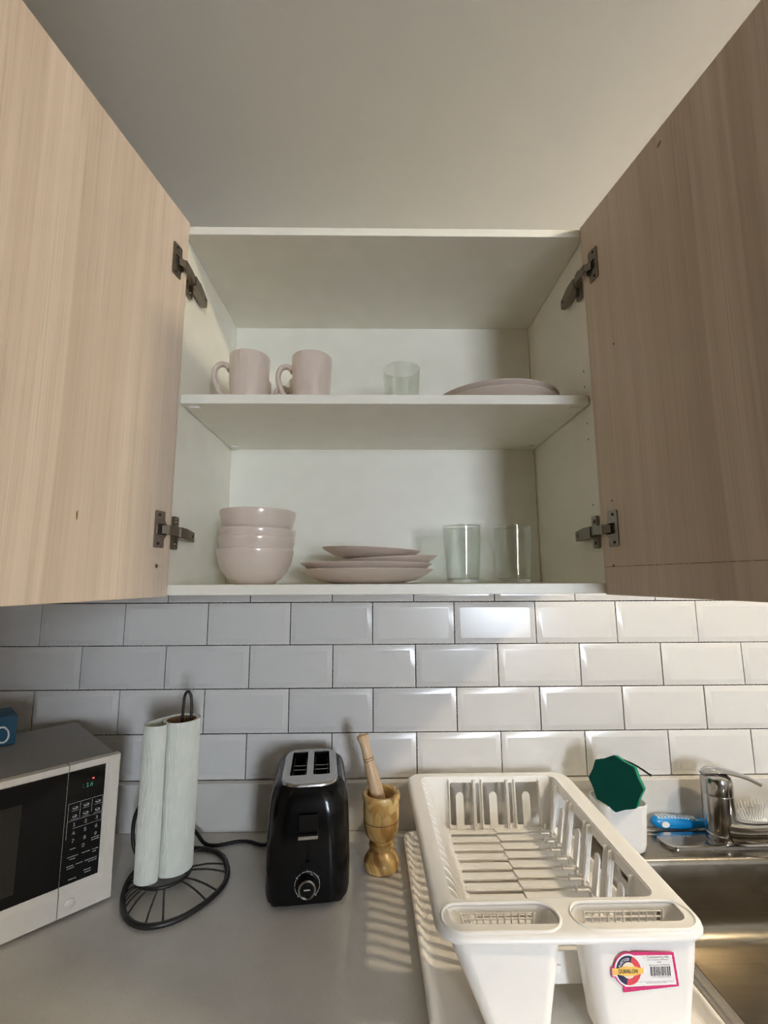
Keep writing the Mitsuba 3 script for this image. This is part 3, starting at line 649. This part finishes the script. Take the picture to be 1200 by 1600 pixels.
for s in (-1, 1):
    for yy in (-0.012, 0.030, 0.052): wires.append(tube([(s*SLX-SLW/2+0.001, yy, 0.172), (s*SLX+SLW/2-0.001, yy, 0.172)], 0.0011, 6))
    for e in (-1, 1):
        for yy in np.linspace(SLY0+0.008, SLY1-0.008, 6): wires.append(tube([(s*SLX+e*0.0125, yy, 0.05), (s*SLX+e*0.0125, yy, 0.184)], 0.0008, 5))
obj('bread_guides', mv(cat_(wires), TM), 'chrome_satin', to, 60)
lv = thing and obj('lever', mv(cat_([bx(-0.0175, 0.0175, -0.1285, -0.1150, 0.1155, 0.1215, 0.0012)]), TM), 'chrome_satin', to, label='chrome lever bar')
obj('lever_slot', mv(bx(-0.017, 0.017, -0.1178, -0.1160, 0.1225, 0.152, 0.0012), TM), 'black_gloss', to)
# dial
kn = basis((0, -0.1193, 0.040), (1, 0, 0), (0, 0, 1), (0, -1, 0))
obj('dial', mv(mv(lathe([(0, 0), (0.0165, 0), (0.0155, 0.012), (0.0138, 0.0140), (0, 0.0142)], 36), kn), TM), 'black_gloss', to, 40)
obj('dial_ring', mv(mv(ring_lathe([(0.0118, 0.0138), (0.0150, 0.0130), (0.0153, 0.0150), (0.0135, 0.0165), (0.0120, 0.0155)], 40), kn), TM), 'chrome', to, 40)
arcs = []
for a0, a1 in ((-50, -8), (-2, 30), (36, 60), (66, 86), (94, 116), (122, 148), (154, 182), (188, 230)):
    arcs.append(tube([(0.0215*math.cos(math.radians(a)), 0.0215*math.sin(math.radians(a)), 0.0006) for a in np.linspace(a0, a1, 8)], 0.0006, 5))
for a in (90, 33, 147, -48, 228): arcs.append(tube([(r*math.cos(math.radians(a)), r*math.sin(math.radians(a)), 0.0006) for r in (0.0200, 0.0235)], 0.0009, 5))
arcs.append(bx(-0.0055, 0.0055, -0.001, 0.001, 0.0142, 0.0146, 0))
obj('dial_marks', mv(mv(cat_(arcs), kn), TM), 'print_grey', to, 60)
for x in (-0.052, 0.052):
    for y in (-0.092, 0.092): obj('foot', mv(trimesh.creation.cylinder(0.012, 0.0085, sections=20).apply_translation((x, y, 0.0042)), TM), 'black_matte', to, 40)
cord = spline([(-0.190, -0.108, 0.030), (-0.206, -0.098, 0.022), (-0.232, -0.086, 0.008), (-0.268, -0.067, 0.0045), (-0.293, -0.064, 0.0042), (-0.314, -0.071, 0.0042), (-0.340, -0.078, 0.0042), (-0.368, -0.068, 0.0060), (-0.392, -0.056, 0.0220), (-0.420, -0.050, 0.0240), (-0.455, -0.046, 0.030), (-0.478, -0.045, 0.044), (-0.488, -0.042, 0.056)], 90)
obj('power_cord', tube(cord, 0.0036, 8), 'black_matte', to, 60, label='black power cord running left behind the paper towel')
obj('plug', bx(-0.500, -0.476, -0.045, -0.0202, 0.046, 0.076, 0.003), 'black_matte', to)

# ------------------------------------------------------------------ mortar and pestle
mo = thing('mortar', 'olive wood mortar with a turned foot, between the toaster and the dish rack', 'mortar')
prof = [(0, 0.0003), (0.031, 0.0003), (0.0335, 0.002), (0.0345, 0.006), (0.0345, 0.0155), (0.033, 0.0185), (0.0295, 0.026), (0.0235, 0.0335), (0.0205, 0.0362), (0.0212, 0.0385), (0.0242, 0.0400), (0.0252, 0.0440), (0.0242, 0.0480), (0.0205, 0.0500), (0.0198, 0.0520),
        (0.0230, 0.0545), (0.0290, 0.0600), (0.0330, 0.0680), (0.0352, 0.0790), (0.0358, 0.0890), (0.0352, 0.0902), (0.0358, 0.0914), (0.0362, 0.105), (0.0360, 0.120), (0.0362, 0.1255), (0.0382, 0.1290), (0.0385, 0.1355), (0.0372, 0.1392), (0.0350, 0.1402),
        (0.0312, 0.1395), (0.0288, 0.1370), (0.0278, 0.13), (0.0272, 0.105), (0.0245, 0.085), (0.016, 0.074), (0, 0.071)]
obj('cup', lathe(prof, 56, 0.0165, -0.1550), 'olive_wood', mo, 35)
obj('ring_line', ring_lathe([(0.0352, 0.0893), (0.0360, 0.0896), (0.0360, 0.0909), (0.0352, 0.0912)], 56, 0.0165, -0.1550), 'wood_groove', mo)
pk = thing('pestle', 'pale turned wood pestle leaning left in the mortar', 'pestle')
A = np.array([0.0240, -0.1570, 0.0800]); B = np.array([-0.0235, -0.138, 0.2465])
ax_ = (B-A)/np.linalg.norm(B-A); Lp = np.linalg.norm(B-A)
xx = np.cross([0, 1.0, 0], ax_); xx /= np.linalg.norm(xx); yy = np.cross(ax_, xx)
pp_ = [(0, 0), (0.008, 0.0005), (0.0128, 0.004), (0.0146, 0.014), (0.0142, Lp*0.35), (0.0118, Lp*0.62), (0.0104, Lp*0.70), (0.0098, Lp*0.72), (0.0104, Lp*0.728), (0.0095, Lp*0.80), (0.0093, Lp*0.86), (0.0108, Lp*0.915), (0.0128, Lp*0.945), (0.0130, Lp*0.965), (0.0118, Lp*0.982), (0.007, Lp*0.988), (0.006, Lp*1.0), (0, Lp*1.002)]
obj('handle', mv(lathe(pp_, 40), basis(A, xx, yy, ax_)), 'pestle_wood', pk, 35)
obj('ring_groove', mv(cat_([ring_lathe([(0.0098, Lp*q), (0.0109, Lp*(q+0.001)), (0.0109, Lp*(q+0.007)), (0.0098, Lp*(q+0.008))], 32) for q in (0.690, 0.716)]), basis(A, xx, yy, ax_)), 'wood_groove', pk)

# ------------------------------------------------------------------ dish rack on its drip tray
tray = thing('drip_tray', 'off-white plastic drip tray under the dish rack', 'tray')
tp = rbox2(0.0690, 0.4400, -0.700, -0.045, 0.030)
tpc = np.array(tp.exterior.coords)[:-1]; tpc = tpc if tp.exterior.is_ccw else tpc[::-1]
pts = []
for i in range(len(tpc)):      # subdivide the long sides
    a, b = tpc[i], tpc[(i+1) % len(tpc)]; n_ = max(1, int(np.linalg.norm(b-a)/0.03)); pts += [a+(b-a)*k/n_ for k in range(n_)]
tray_m = cat_([sweep(pts, [(0.004, 0.0008), (0.0, 0.012), (0.001, 0.0148), (0.0035, 0.0160), (0.0065, 0.0155), (0.0085, 0.0135), (0.015, 0.0058), (0.020, 0.0040), (0.024, 0.0038), (0.024, 0.0010)]), ext(tp.buffer(-0.021), 0.0026).apply_translation([0, 0, 0.0012])])
tray_m.apply_transform(rot(1.1, (0, 0, 1), (0.25, -0.3, 0)))
obj('pan', tray_m, 'tray_plastic', tray, 40)

rk = thing('dish_rack', 'white plastic dish rack with two cutlery cups at its front', 'dish rack')
RX0, RX1, RY0, RY1, RZ = 0.0745, 0.4370, -0.5300, -0.0400, 0.1310
front = []
rp_ = rbox2(RX0, RX1, RY0, RY1, 0.034)
oc = np.array(rp_.exterior.coords)[:-1]; oc = oc if rp_.exterior.is_ccw else oc[::-1]
oc2 = []
for i in range(len(oc)):
    a, b = oc[i], oc[(i+1) % len(oc)]; n_ = max(1, int(np.linalg.norm(b-a)/0.02)); oc2 += [a+(b-a)*k/n_ for k in range(n_)]
oc2 = np.array(oc2)
bow = lambda P: np.stack([P[:, 0], P[:, 1]-0.0025*np.clip(1-((P[:, 0]-0.256)/0.17)**2, 0, 1)*(P[:, 1] < -0.5)], 1)
oc2 = bow(oc2)
IX0, IX1, IY1, IY0 = 0.1040, 0.4010, -0.0640, -0.4640
rim_top = sweep(oc2, [(0.0030, RZ-0.0105), (0.0010, RZ-0.0105), (0.0, RZ-0.0092), (0.0, RZ-0.0068), (0.0015, RZ-0.0032), (0.0050, RZ-0.0006), (0.0095, RZ), (0.0205, RZ), (0.0205, RZ-0.0028), (0.0095, RZ-0.0028), (0.0040, RZ-0.006), (0.0030, RZ-0.010)])
deck = Polygon(np.array([p+0 for p in oc2])).buffer(-0.0195).difference(rbox2(IX0, IX1, IY0, IY1, 0.018))
cupsL = rbox2(0.0850, 0.2435, -0.5235, -0.4725, 0.0250); cupsR = rbox2(0.2630, 0.4270, -0.5235, -0.4725, 0.0250)
deck = deck.difference(cupsL).difference(cupsR)
dkm = ext(deck, 0.0028); dkm.apply_translation([0, 0, RZ-0.0028])
beads = []
for c_ in (cupsL, cupsR):
    cc = np.array(c_.exterior.coords)[:-1]; cc = cc if c_.exterior.is_ccw else cc[::-1]
    beads.append(sweep(cc, [(-0.0035, RZ-0.0005), (-0.0025, RZ+0.0010), (-0.0008, RZ+0.0016), (0.0008, RZ+0.0008), (0.0012, RZ-0.001), (0.0, RZ-0.004), (-0.002, RZ-0.003)]))
obj('rim', cat_([rim_top, dkm]+beads), 'white_plastic', rk, 40)
# floor: stepped slats, a higher right half
FX0, FXM, FX1, FZ = 0.157, 0.262, 0.380, 0.0300
ny = 13; y1, y0 = -0.0715, -0.4630; py = (y1-y0)/ny
for i in range(ny):
    yb, ya = y1-i*py, y1-(i+1)*py
    def slat(x0, x1, dz, g):
        a = trimesh.convex.convex_hull(np.array([(x, y, z) for x in (x0, x1) for y, z in ((yb-0.0006, FZ+dz-0.0030), (yb-0.0006, FZ+dz-0.0050), (ya+g, FZ+dz+0.0010), (ya+g, FZ+dz-0.0015))]))
        r = tube([(x0+0.0005, ya+g+0.0008, FZ+dz+0.0008), (x1-0.0005, ya+g+0.0008, FZ+dz+0.0008)], 0.0024, 10)
        return cat_([a, r])
    obj('floor_slat', cat_([slat(FX0-0.004, FXM-0.0008, 0, 0.0036), slat(FXM, FX1+0.004, 0.0030, 0.0022)]), 'white_plastic', rk, 40)
# left side: sixteen sloping fins from the rim down to the floor
nf = 17; fy1, fy0 = -0.0830, -0.4560
for i in range(nf):
    y = fy1+(fy0-fy1)*i/(nf-1)
    poly = Polygon([(0.0945, RZ-0.0030), (0.0945, RZ-0.010), (0.1060, RZ-0.0170), (0.1110, 0.0980), (0.1440, 0.0300), (0.1500, 0.0255), (0.1640, 0.0255), (0.1640, 0.0325), (0.1560, 0.0350), (0.1215, 0.1040), (0.1180, RZ-0.0140), (0.1110, RZ-0.0065), (0.1050, RZ-0.0030)])
    obj('plate_fin', plate_xz(poly.buffer(-0.001).buffer(0.001, 4), y-0.0027, y+0.0027), 'white_plastic', rk)
obj('fin_rail', cat_([bx(0.1520, 0.1600, fy0-0.006, fy1+0.012, 0.0262, 0.0335, 0.001)]), 'white_plastic', rk)
# back side: three windows with tongues, slots and ribs
TILT = 0.10     # the side walls lean in a little towards the floor
def wall_panel(poly, thick, lean):
    m = ext(poly, thick); return m
def back_place(m):        # local (x, z, out) -> world, out points into the rack (-y)
    v = m.vertices; m = m.copy(); m.vertices = np.stack([v[:, 0], -0.0620-(RZ-v[:, 1])*TILT-v[:, 2], v[:, 1]], 1); return m
bw_ = sbox(0.1060, 0.0290, 0.3990, RZ-0.0020)
for a, b in ((0.1690, 0.2185), (0.2420, 0.2915), (0.3150, 0.3645)):
    bw_ = bw_.difference(rbox2(a, b, 0.0350, 0.1190, 0.004))
for a, b in ((0.2262, 0.2342), (0.2992, 0.3072)): bw_ = bw_.difference(rbox2(a, b, 0.0380, 0.118, 0.003))
obj('back_wall', back_place(ext(bw_, 0.0026)), 'white_plastic', rk)
for xc in (0.1900, 0.2640, 0.3375):
    tg = rbox2(xc-0.0085, xc+0.0085, 0.0200, 0.1000, 0.0084).intersection(sbox(0, 0.0285, 1, 1))
    obj('tongue', back_place(ext(tg, 0.0032).apply_translation([0, 0, 0.001])), 'white_plastic', rk)
for xr in (0.1668, 0.2212, 0.2240, 0.2392, 0.2940, 0.2968, 0.3122, 0.3668):
    obj('rib', back_place(ext(sbox(xr-0.0010, 0.0300, xr+0.0010, RZ-0.0060), 0.0090).apply_translation([0, 0, 0.002])), 'white_plastic', rk)
# right side: the same along y
def right_place(m):       # local (y, z, out) -> world, out points into the rack (-x)
    v = m.vertices; m = m.copy(); m.vertices = np.stack([0.4020-(RZ-v[:, 1])*0.16-v[:, 2], v[:, 0], v[:, 1]], 1); m.invert(); return m
rw = sbox(-0.4640, 0.0290, -0.0680, RZ-0.0020)
wins = [(-0.1650, -0.1050), (-0.2450, -0.1850), (-0.3250, -0.2650), (-0.4050, -0.3450)]
for a, b in wins: rw = rw.difference(rbox2(a, b, 0.0350, 0.1130, 0.004))
for y in (-0.0920, -0.1750, -0.2550, -0.3350, -0.4300): rw = rw.difference(rbox2(y-0.0035, y+0.0035, 0.0400 if y > -0.42 else 0.085, 0.110, 0.003))
obj('right_wall', right_place(ext(rw, 0.0026)), 'white_plastic', rk)
for a, b in wins:
    yc = (a+b)/2
    tg = rbox2(yc-0.0090, yc+0.0090, 0.0200, 0.0950, 0.0088).intersection(sbox(-1, 0.0285, 1, 1))
    obj('tongue', right_place(ext(tg, 0.0032).apply_translation([0, 0, 0.001])), 'white_plastic', rk)
    for y in (a-0.002, b+0.002): obj('rib', right_place(ext(sbox(y-0.0010, 0.0300, y+0.0010, RZ-0.0060), 0.0085).apply_translation([0, 0, 0.002])), 'white_plastic', rk)
for i in range(12):
    y = -0.090-i*0.031
    obj('peg', cat_([bx(0.3690, 0.3730, y-0.003, y+0.003, FZ, FZ+0.0135, 0.0010), bx(0.3530, 0.3568, y-0.013, y-0.008, FZ, FZ+0.0125, 0.001)]), 'white_plastic', rk)
# left and front inner walls close the basket under the rim
obj('end_wall', bx(0.1400, 0.3850, -0.4668, -0.4640, 0.0285, 0.068, 0.0006), 'white_plastic', rk)
# the two cups: thin-walled lofts from the oblong openings down to smaller feet, a grating in the back
def cup(x0, x1, bx0, bx1):
    n = 8
    def ring(t, off):
        a0, a1 = x0+(bx0-x0)*t+off, x1+(bx1-x1)*t-off
        ya, yb = -0.5235-0.003*min(t*4, 1)+off, -0.4725-0.004*t-off
        return rring(a1-a0, yb-ya, (0.0250-0.011*t)-off, RZ-0.002-(RZ-0.008)*t, (a0+a1)/2, (ya+yb)/2, n)
    ts = [0, 0.05, 0.075, 0.32, 0.6, 0.93, 0.985, 1.0]
    o = [ring(t, 0.004*max(0, (t-0.95)/0.05)**2) for t in ts]; i = [ring(min(t, 0.965), 0.0018+0.004*max(0, (t-0.95)/0.05)**2) for t in ts]
    out = []
    for rings, inv in ((o, False), (i, True)):
        nn = len(rings[0]); f = []
        v = np.vstack(rings)
        jb = 2*(n+1)-1          # the long back edge lies between corner 2 and corner 3
        for a in range(len(rings)-1):
            for j in range(nn):
                if a == 2 and j == jb: continue
                k = (j+1) % nn; q = [(a*nn+j, a*nn+k, (a+1)*nn+k), (a*nn+j, (a+1)*nn+k, (a+1)*nn+j)]
                f += [x[::-1] for x in q] if not inv else q
        c = len(v); v = np.vstack([v, rings[-1].mean(0)]); e = (len(rings)-1)*nn
        f += [((e+j), e+(j+1) % nn, c) if inv else (e+(j+1) % nn, e+j, c) for j in range(nn)]
        out.append(trimesh.Trimesh(v, np.array(f), process=False))
    top, bot = o[2], o[3]; jb = 2*(n+1)-1
    A_, B_ = top[jb], top[(jb+1) % len(top)]; C_, D_ = bot[jb], bot[(jb+1) % len(bot)]
    bars = []
    for s in np.linspace(0, 1, 11):
        P0, P1_ = A_+(B_-A_)*s, C_+(D_-C_)*s
        bars.append(tube([P0+[0, -0.001, 0.002], P1_+[0, -0.001, -0.002]], 0.0014 if 0 < s < 1 else 0.002, 6))
    for s in (0, 0.22, 0.44, 0.66, 0.88, 1): bars.append(tube([A_+(C_-A_)*s+[0.003, -0.001, 0], B_+(D_-B_)*s+[-0.003, -0.001, 0]], 0.0014, 6))
    return cat_(out), cat_(bars)
for args, lab in (((0.0850, 0.2435, 0.1440, 0.2165), 'left cutlery cup'), ((0.2630, 0.4270, 0.2810, 0.3985), 'right cutlery cup carrying the sticker')):
    c_, g_ = cup(*args)
    ck = obj('cutlery_cup', c_, 'white_plastic', rk, 40, label=lab)
    obj('grating', g_, 'white_plastic', ck, 60)
obj('cross_tab', bx(0.2150, 0.2450, -0.4960, -0.4920, 0.0620, 0.0720, 0.001), 'white_plastic', rk)
for x, y in ((0.135, -0.10), (0.375, -0.10)): obj('foot', bx(x-0.006, x+0.006, y-0.006, y+0.006, 0.0042, 0.0270, 0.0015), 'white_plastic', rk)
# sticker on the front of the right cup
st_o = np.array([0.0, 0, 0])
def ps(poly, d, m_=None, t=0.0003):
    """polygon in the sticker's plane (mm-scale metres: x to the right, z up), laid on the cup front at depth step d"""
    m = ext(poly, t); v = m.vertices; yq = -0.5268-0.0012-d*0.00025
    m.vertices = np.stack([v[:, 0], yq-v[:, 2], v[:, 1]], 1)
    return m
def q(u, v): return (0.2965+(u-100)*0.0000915, 0.1202-(v-100)*0.0000650-0.0092)     # from the sticker's own print grid
cx_, cz_ = q(355, 430); cr = 0.0172
shape_ = Point(cx_, cz_).buffer(cr*1.12, 32).union(Polygon([q(430, 125), q(1018, 145), q(1058, 710), q(262, 800), q(275, 640), q(400, 200)])).union(Polygon([q(105, 378), q(200, 378), q(200, 545), q(105, 545)]))
sk_ = obj('sticker', ps(shape_, 0), 'sticker_magenta', rk, label='magenta-edged price sticker with a round badge and a barcode')
inner_ = Point(cx_, cz_).buffer(cr*1.04, 32).union(Polygon([q(440, 185), q(985, 185), q(1022, 680), q(290, 705), q(292, 640), q(420, 205)])).union(Polygon([q(122, 395), q(200, 395), q(200, 528), q(122, 528)]))
obj('label_ground', ps(inner_, 1), 'sticker_white', sk_)
badge = Point(cx_, cz_).buffer(cr*0.93, 32); hole2 = Point(cx_, cz_).buffer(cr*0.52, 24)
halfL = Polygon([q(60, 100), q(435, 100), q(285, 800), q(60, 800)])
obj('badge_navy', ps(badge.difference(hole2).intersection(halfL), 2), 'sticker_navy', sk_)
obj('badge_red', ps(badge.difference(hole2).difference(halfL), 2), 'sticker_red', sk_)
obj('badge_centre', ps(hole2, 2), 'sticker_cream', sk_)
band = Polygon([q(130, 385), q(200, 395), q(270, 365), q(450, 365), q(520, 390), q(565, 390), q(565, 480), q(520, 485), q(450, 515), q(270, 515), q(200, 495), q(130, 510)])
obj('badge_band', ps(band, 3), 'sticker_yellow', sk_)
def stext(s, h, u, v, d, bold=False, wide=1.0, ang=0, width=None):
    t = flat_text(s, h, 0.0003, bold)
    if width: wide = width/(t.bounds[1][0]-t.bounds[0][0])
    vv = t.vertices.copy(); vv[:, 0] *= wide; a = math.radians(ang); x_, z_ = q(u, v)
    t.vertices = np.stack([x_+vv[:, 0]*math.cos(a)-vv[:, 1]*math.sin(a), -0.5268-0.0012-d*0.00025-vv[:, 2], z_+vv[:, 0]*math.sin(a)+vv[:, 1]*math.cos(a)], 1)
    return t
obj('badge_name', stext('DURALON', 0.0040, 345, 440, 4, True, width=0.0245), 'ink', sk_)
arc = []
for ch, a in zip('PLASTICOS', np.linspace(158, 88, 9)):
    t = flat_text(ch, 0.0027, 0.0003, True); v = t.vertices.copy(); r_ = cr*0.73; a_ = math.radians(a); b_ = a_-math.pi/2
    t.vertices = np.stack([cx_+r_*math.cos(a_)+v[:, 0]*0.8*math.cos(b_)-v[:, 1]*math.sin(b_), -0.5280-0.00100-v[:, 2], cz_+r_*math.sin(a_)+v[:, 0]*0.8*math.sin(b_)+v[:, 1]*math.cos(b_)], 1); arc.append(t)
obj('badge_lettering', cat_(arc), 'sticker_white', sk_)
tx = [stext('L. Frankenburg, SRL', 0.0021, 765, 220, 2, True, width=0.0335)]
def sbar(u0, u1, v0, v1): return ps(Polygon([q(u0, v0), q(u1, v0), q(u1, v1), q(u0, v1)]), 2)
tx += [sbar(625, 930, 258, 266), stext('1PCS', 0.0016, 795, 302, 2, True)]
def dashes(u0, u1, v, hgt):
    u = u0
    while u < u1-8:
        w_ = 12+22*rng.random(); tx.append(sbar(u, min(u+w_, u1), v, v+hgt)); u += w_+6
dashes(650, 960, 342, 14); dashes(460, 990, 622, 7); dashes(590, 880, 645, 7); dashes(680, 950, 545, 9)
obj('small_print', cat_(tx), 'print_grey', sk_)
bars_, u = [], 665
brng = np.random.default_rng(3)
while u < 950:
    w_ = brng.choice([4, 6, 10, 16]); bars_.append(sbar(u, u+w_, 375, 530)); u += w_+brng.choice([5, 8, 12])
obj('barcode', cat_(bars_), 'ink', sk_)

# ------------------------------------------------------------------ scrubber in its caddy, faucet, dish brush
cd = thing('brush_caddy', 'white plastic caddy on the sink deck under the green scrubber', 'caddy')
ZD = 0.0036
cr_ = [rring(w_, d_, r_, z, 0.5255+o_, -0.1000, 8) for z, w_, d_, r_, o_ in ((ZD, 0.080, 0.062, 0.022, 0), (ZD+0.004, 0.088, 0.070, 0.024, 0), (ZD+0.016, 0.0935, 0.073, 0.024, 0), (0.085, 0.1010, 0.076, 0.022, 0), (0.0960, 0.1030, 0.078, 0.022, 0), (0.0985, 0.1020, 0.077, 0.022, 0),
        (0.0975, 0.0985, 0.0735, 0.020, 0), (0.085, 0.0975, 0.0725, 0.020, 0), (ZD+0.016, 0.090, 0.0695, 0.022, 0), (ZD+0.005, 0.084, 0.066, 0.022, 0))]
obj('cup', skin(cr_, False, True), 'caddy_plastic', cd, 40)
gs = thing('scrubber', 'dark green eight-sided scrubber pad sitting on the white caddy beside the sink', 'scrubber')
oct_ = []
for k in range(8):
    a = math.radians(22.5*2*k+92); oct_.append((0.0505*math.cos(a), 0.0505*math.sin(a)))
    a = math.radians(22.5*(2*k+1)+92); oct_.append((0.0452*math.cos(a), 0.0452*math.sin(a)))
po = Polygon(oct_).buffer(0.003, 4).buffer(-0.003, 4).buffer(0.0022, 4)
GZ = basis((0.5130, -0.1290, 0.1405), *[np.array(v_) for v_ in ((math.cos(math.radians(-43)), math.sin(math.radians(-43)), 0.0), (math.sin(math.radians(16))*math.sin(math.radians(-14))*-1, math.cos(math.radians(16))*math.sin(math.radians(14)), math.cos(math.radians(14))), (0, 0, 0))])
gx = GZ[:3, 0]; gyv = GZ[:3, 1]-gx*np.dot(gx, GZ[:3, 1]); gyv /= np.linalg.norm(gyv); gz = np.cross(gx, gyv)
GZ = basis((0.5140, -0.1270, 0.1400), gx, gyv, gz)
obj('pad', mv(ext(po, 0.0080).apply_translation([0, 0, 0.006]), GZ), 'scrubber', gs)
obj('foam', mv(ext(affinity.scale(po, 0.985, 0.985), 0.0190).apply_translation([0, 0, -0.013]), GZ), 'scrubber_side', gs, label='lighter green foam edge')
obj('grip', mv(lathe([(0, -0.030), (0.012, -0.030), (0.014, -0.026), (0.016, -0.0131), (0, -0.0131)], 24), GZ), 'black_matte', gs, 40)
stick = spline([np.array((0.540, -0.090, 0.1750)), np.array((0.575, -0.085, 0.1600)), np.array((0.612, -0.082, 0.1365))], 12)
obj('wire_loop', cat_([tube(stick, 0.0019, 8), tube([(0.526, -0.106, 0.150), (0.532, -0.098, 0.168), (0.540, -0.090, 0.175)], 0.0019, 8), trimesh.creation.icosphere(2, 0.0027).apply_translation((0.612, -0.082, 0.1365))]), 'black_matte', gs, 60)

fa = thing('faucet', 'chrome single-lever kitchen faucet behind the sink bowl', 'faucet')
FX, FY = 0.7520, -0.0900
pl2 = [rring(w_, d_, r_, z, FX-0.008, -0.0905, 8) for z, w_, d_, r_ in ((ZD, 0.258, 0.060, 0.026), (ZD+0.006, 0.256, 0.0585, 0.026), (ZD+0.0078, 0.250, 0.053, 0.024))]
obj('base_plate', skin(pl2, False, True), 'chrome', fa, 30)
def lean(m):      # the body leans very slightly back to the left
    return m
body_ = lathe([(0, ZD+0.0079), (0.0275, ZD+0.0079), (0.0285, ZD+0.011), (0.0285, ZD+0.020), (0.0270, ZD+0.022), (0.0300, ZD+0.026), (0.0312, ZD+0.040), (0.0308, 0.075), (0.0298, 0.1020), (0.0290, 0.1035), (0.0300, 0.1050), (0.0300, 0.128), (0.0270, 0.1370), (0.0190, 0.1430), (0.0080, 0.1455), (0, 0.146)], 48, FX, FY)
obj('body', body_, 'chrome', fa, 30)
lvp = spline([(FX-0.026, FY+0.006, 0.1395), (FX-0.005, FY+0.002, 0.1480), (FX+0.030, FY-0.002, 0.1440), (FX+0.062, FY-0.004, 0.1345), (FX+0.095, FY-0.004, 0.1180)], 30)
lw = np.interp(np.linspace(0, 1, 30), [0, 0.15, 0.4, 0.75, 0.93, 1.0], [0.010, 0.021, 0.020, 0.0145, 0.0125, 0.004])
P_, t_, U_, V_ = frames(lvp)
rg = []
for p, tt, w_ in zip(P_, t_, lw):
    s_ = np.array([0, 1.0, 0]); nn = np.cross(tt, s_)
    rg.append(np.array([p+s_*w_*math.cos(a)+nn*0.0046*math.sin(a) for a in np.linspace(0, 2*math.pi, 18, endpoint=False)]))
obj('lever', skin(rg, False, True), 'chrome', fa, 60)
spp = spline([(FX+0.012, FY-0.018, 0.0350), (FX+0.035, FY-0.040, 0.0420), (FX+0.070, FY-0.075, 0.0600), (FX+0.125, FY-0.120, 0.0790), (FX+0.19, FY-0.165, 0.0920), (FX+0.235, FY-0.196, 0.0900), (FX+0.246, FY-0.204, 0.0720)], 44)
obj('spout', tube(spp, np.interp(np.linspace(0, 1, 44), [0, 0.15, 0.4, 1], [0.024, 0.0190, 0.0135, 0.0120]), 20), 'chrome', fa, 60)

db = thing('dish_brush', 'blue and white dish brush lying behind the faucet', 'dish brush')
BYC = -0.0370
hb = []
for x, zc_, hz, hy in ((0.6295, 0.0225, 0.002, 0.003), (0.634, 0.0215, 0.0085, 0.008), (0.645, 0.0205, 0.0125, 0.0105), (0.668, 0.0190, 0.0140, 0.0115), (0.700, 0.0175, 0.0130, 0.011), (0.730, 0.0165, 0.0105, 0.0095), (0.755, 0.0160, 0.0085, 0.008), (0.800, 0.0170, 0.0075, 0.008)):
    hb.append(np.array([(x, BYC+hy*math.cos(a)*abs(math.cos(a))**-0.3 if abs(math.cos(a)) > 1e-6 else BYC, zc_+hz*math.sin(a)) for a in np.linspace(0, 2*math.pi, 20, endpoint=False)]))
obj('handle', skin(hb, False, True), 'blue', db, 50)
ridge = [bx(0.640, 0.735, BYC-0.0068, BYC+0.0068, 0.0278, 0.0316, 0.0015)]
for k in range(12): ridge.append(trimesh.creation.cylinder(0.0024, 0.014, sections=10).apply_transform(rot(90, (1, 0, 0))).apply_translation((0.645+k*0.0075, BYC, 0.0318)))
rr_ = cat_(ridge); v = rr_.vertices; v[:, 2] += -0.085*(v[:, 0]-0.668)*(v[:, 0] > 0.668)-0.12*(0.650-v[:, 0])*(v[:, 0] < 0.650); rr_.vertices = v
obj('grip_ridge', rr_, 'print_white', db, 40, label='white ribbed grip')
e_ = affinity.scale(Point(0.6560, 0.0190).buffer(1, 16), 0.0088, 0.0058)
obj('hang_hole', plate_xz(e_, BYC-0.0128, BYC-0.0095), 'print_white', db, label='white oval inset')
hd = skin([rring(w_, 0.030, 0.010, 0, 0, 0, 6)[:, [0, 1, 2]]+np.array([0, 0, z]) for z, w_ in ((0, 0.062), (0.004, 0.068), (0.014, 0.068), (0.017, 0.062))], False, True)
HM = tr(0.852, -0.046, 0.010) @ rot(-14, (0, 1, 0)) 
obj('head', mv(hd, HM), 'print_white', db, 40, label='white brush head')
br_ = []
for a in np.linspace(-26, 30, 12):
    for e in (-0.009, 0, 0.009):
        x0 = a/30*0.026; ra = math.radians(a*1.1-8)
        br_.append(tube([(x0, e, 0.016), (x0+0.036*math.sin(ra), e*1.4, 0.016+0.036*math.cos(ra))], 0.0013, 5))
kb = obj('bristles', mv(cat_(br_), HM), 'print_white', db, 60); labels[kb] = {'label': 'white bristles', 'kind': 'stuff'}

# ------------------------------------------------------------------ the ceiling lamp that throws the warm light, out of view to the right
lp = thing('ceiling_lamp', 'round flush ceiling lamp right of the cabinet', 'lamp')
lx, ly, lz = LAMP_POS
obj('mount', lathe([(0, -0.022), (0.085, -0.022), (0.088, -0.018), (0.088, -0.0002), (0, -0.0002)], 36, lx, ly, lz), 'edge_band', lp, 40)
dome = lathe([(0, -0.072), (0.022, -0.070), (0.040, -0.061), (0.050, -0.046), (0.053, -0.0225), (0, -0.0223)], 28, lx, ly, lz)
scene[lp+'__diffuser'] = {**mikit.ply(dome, 'mat_edge_band'), 'emitter': {'type': 'area', 'radiance': {'type': 'rgb', 'value': list(LAMP_RADIANCE)}}}
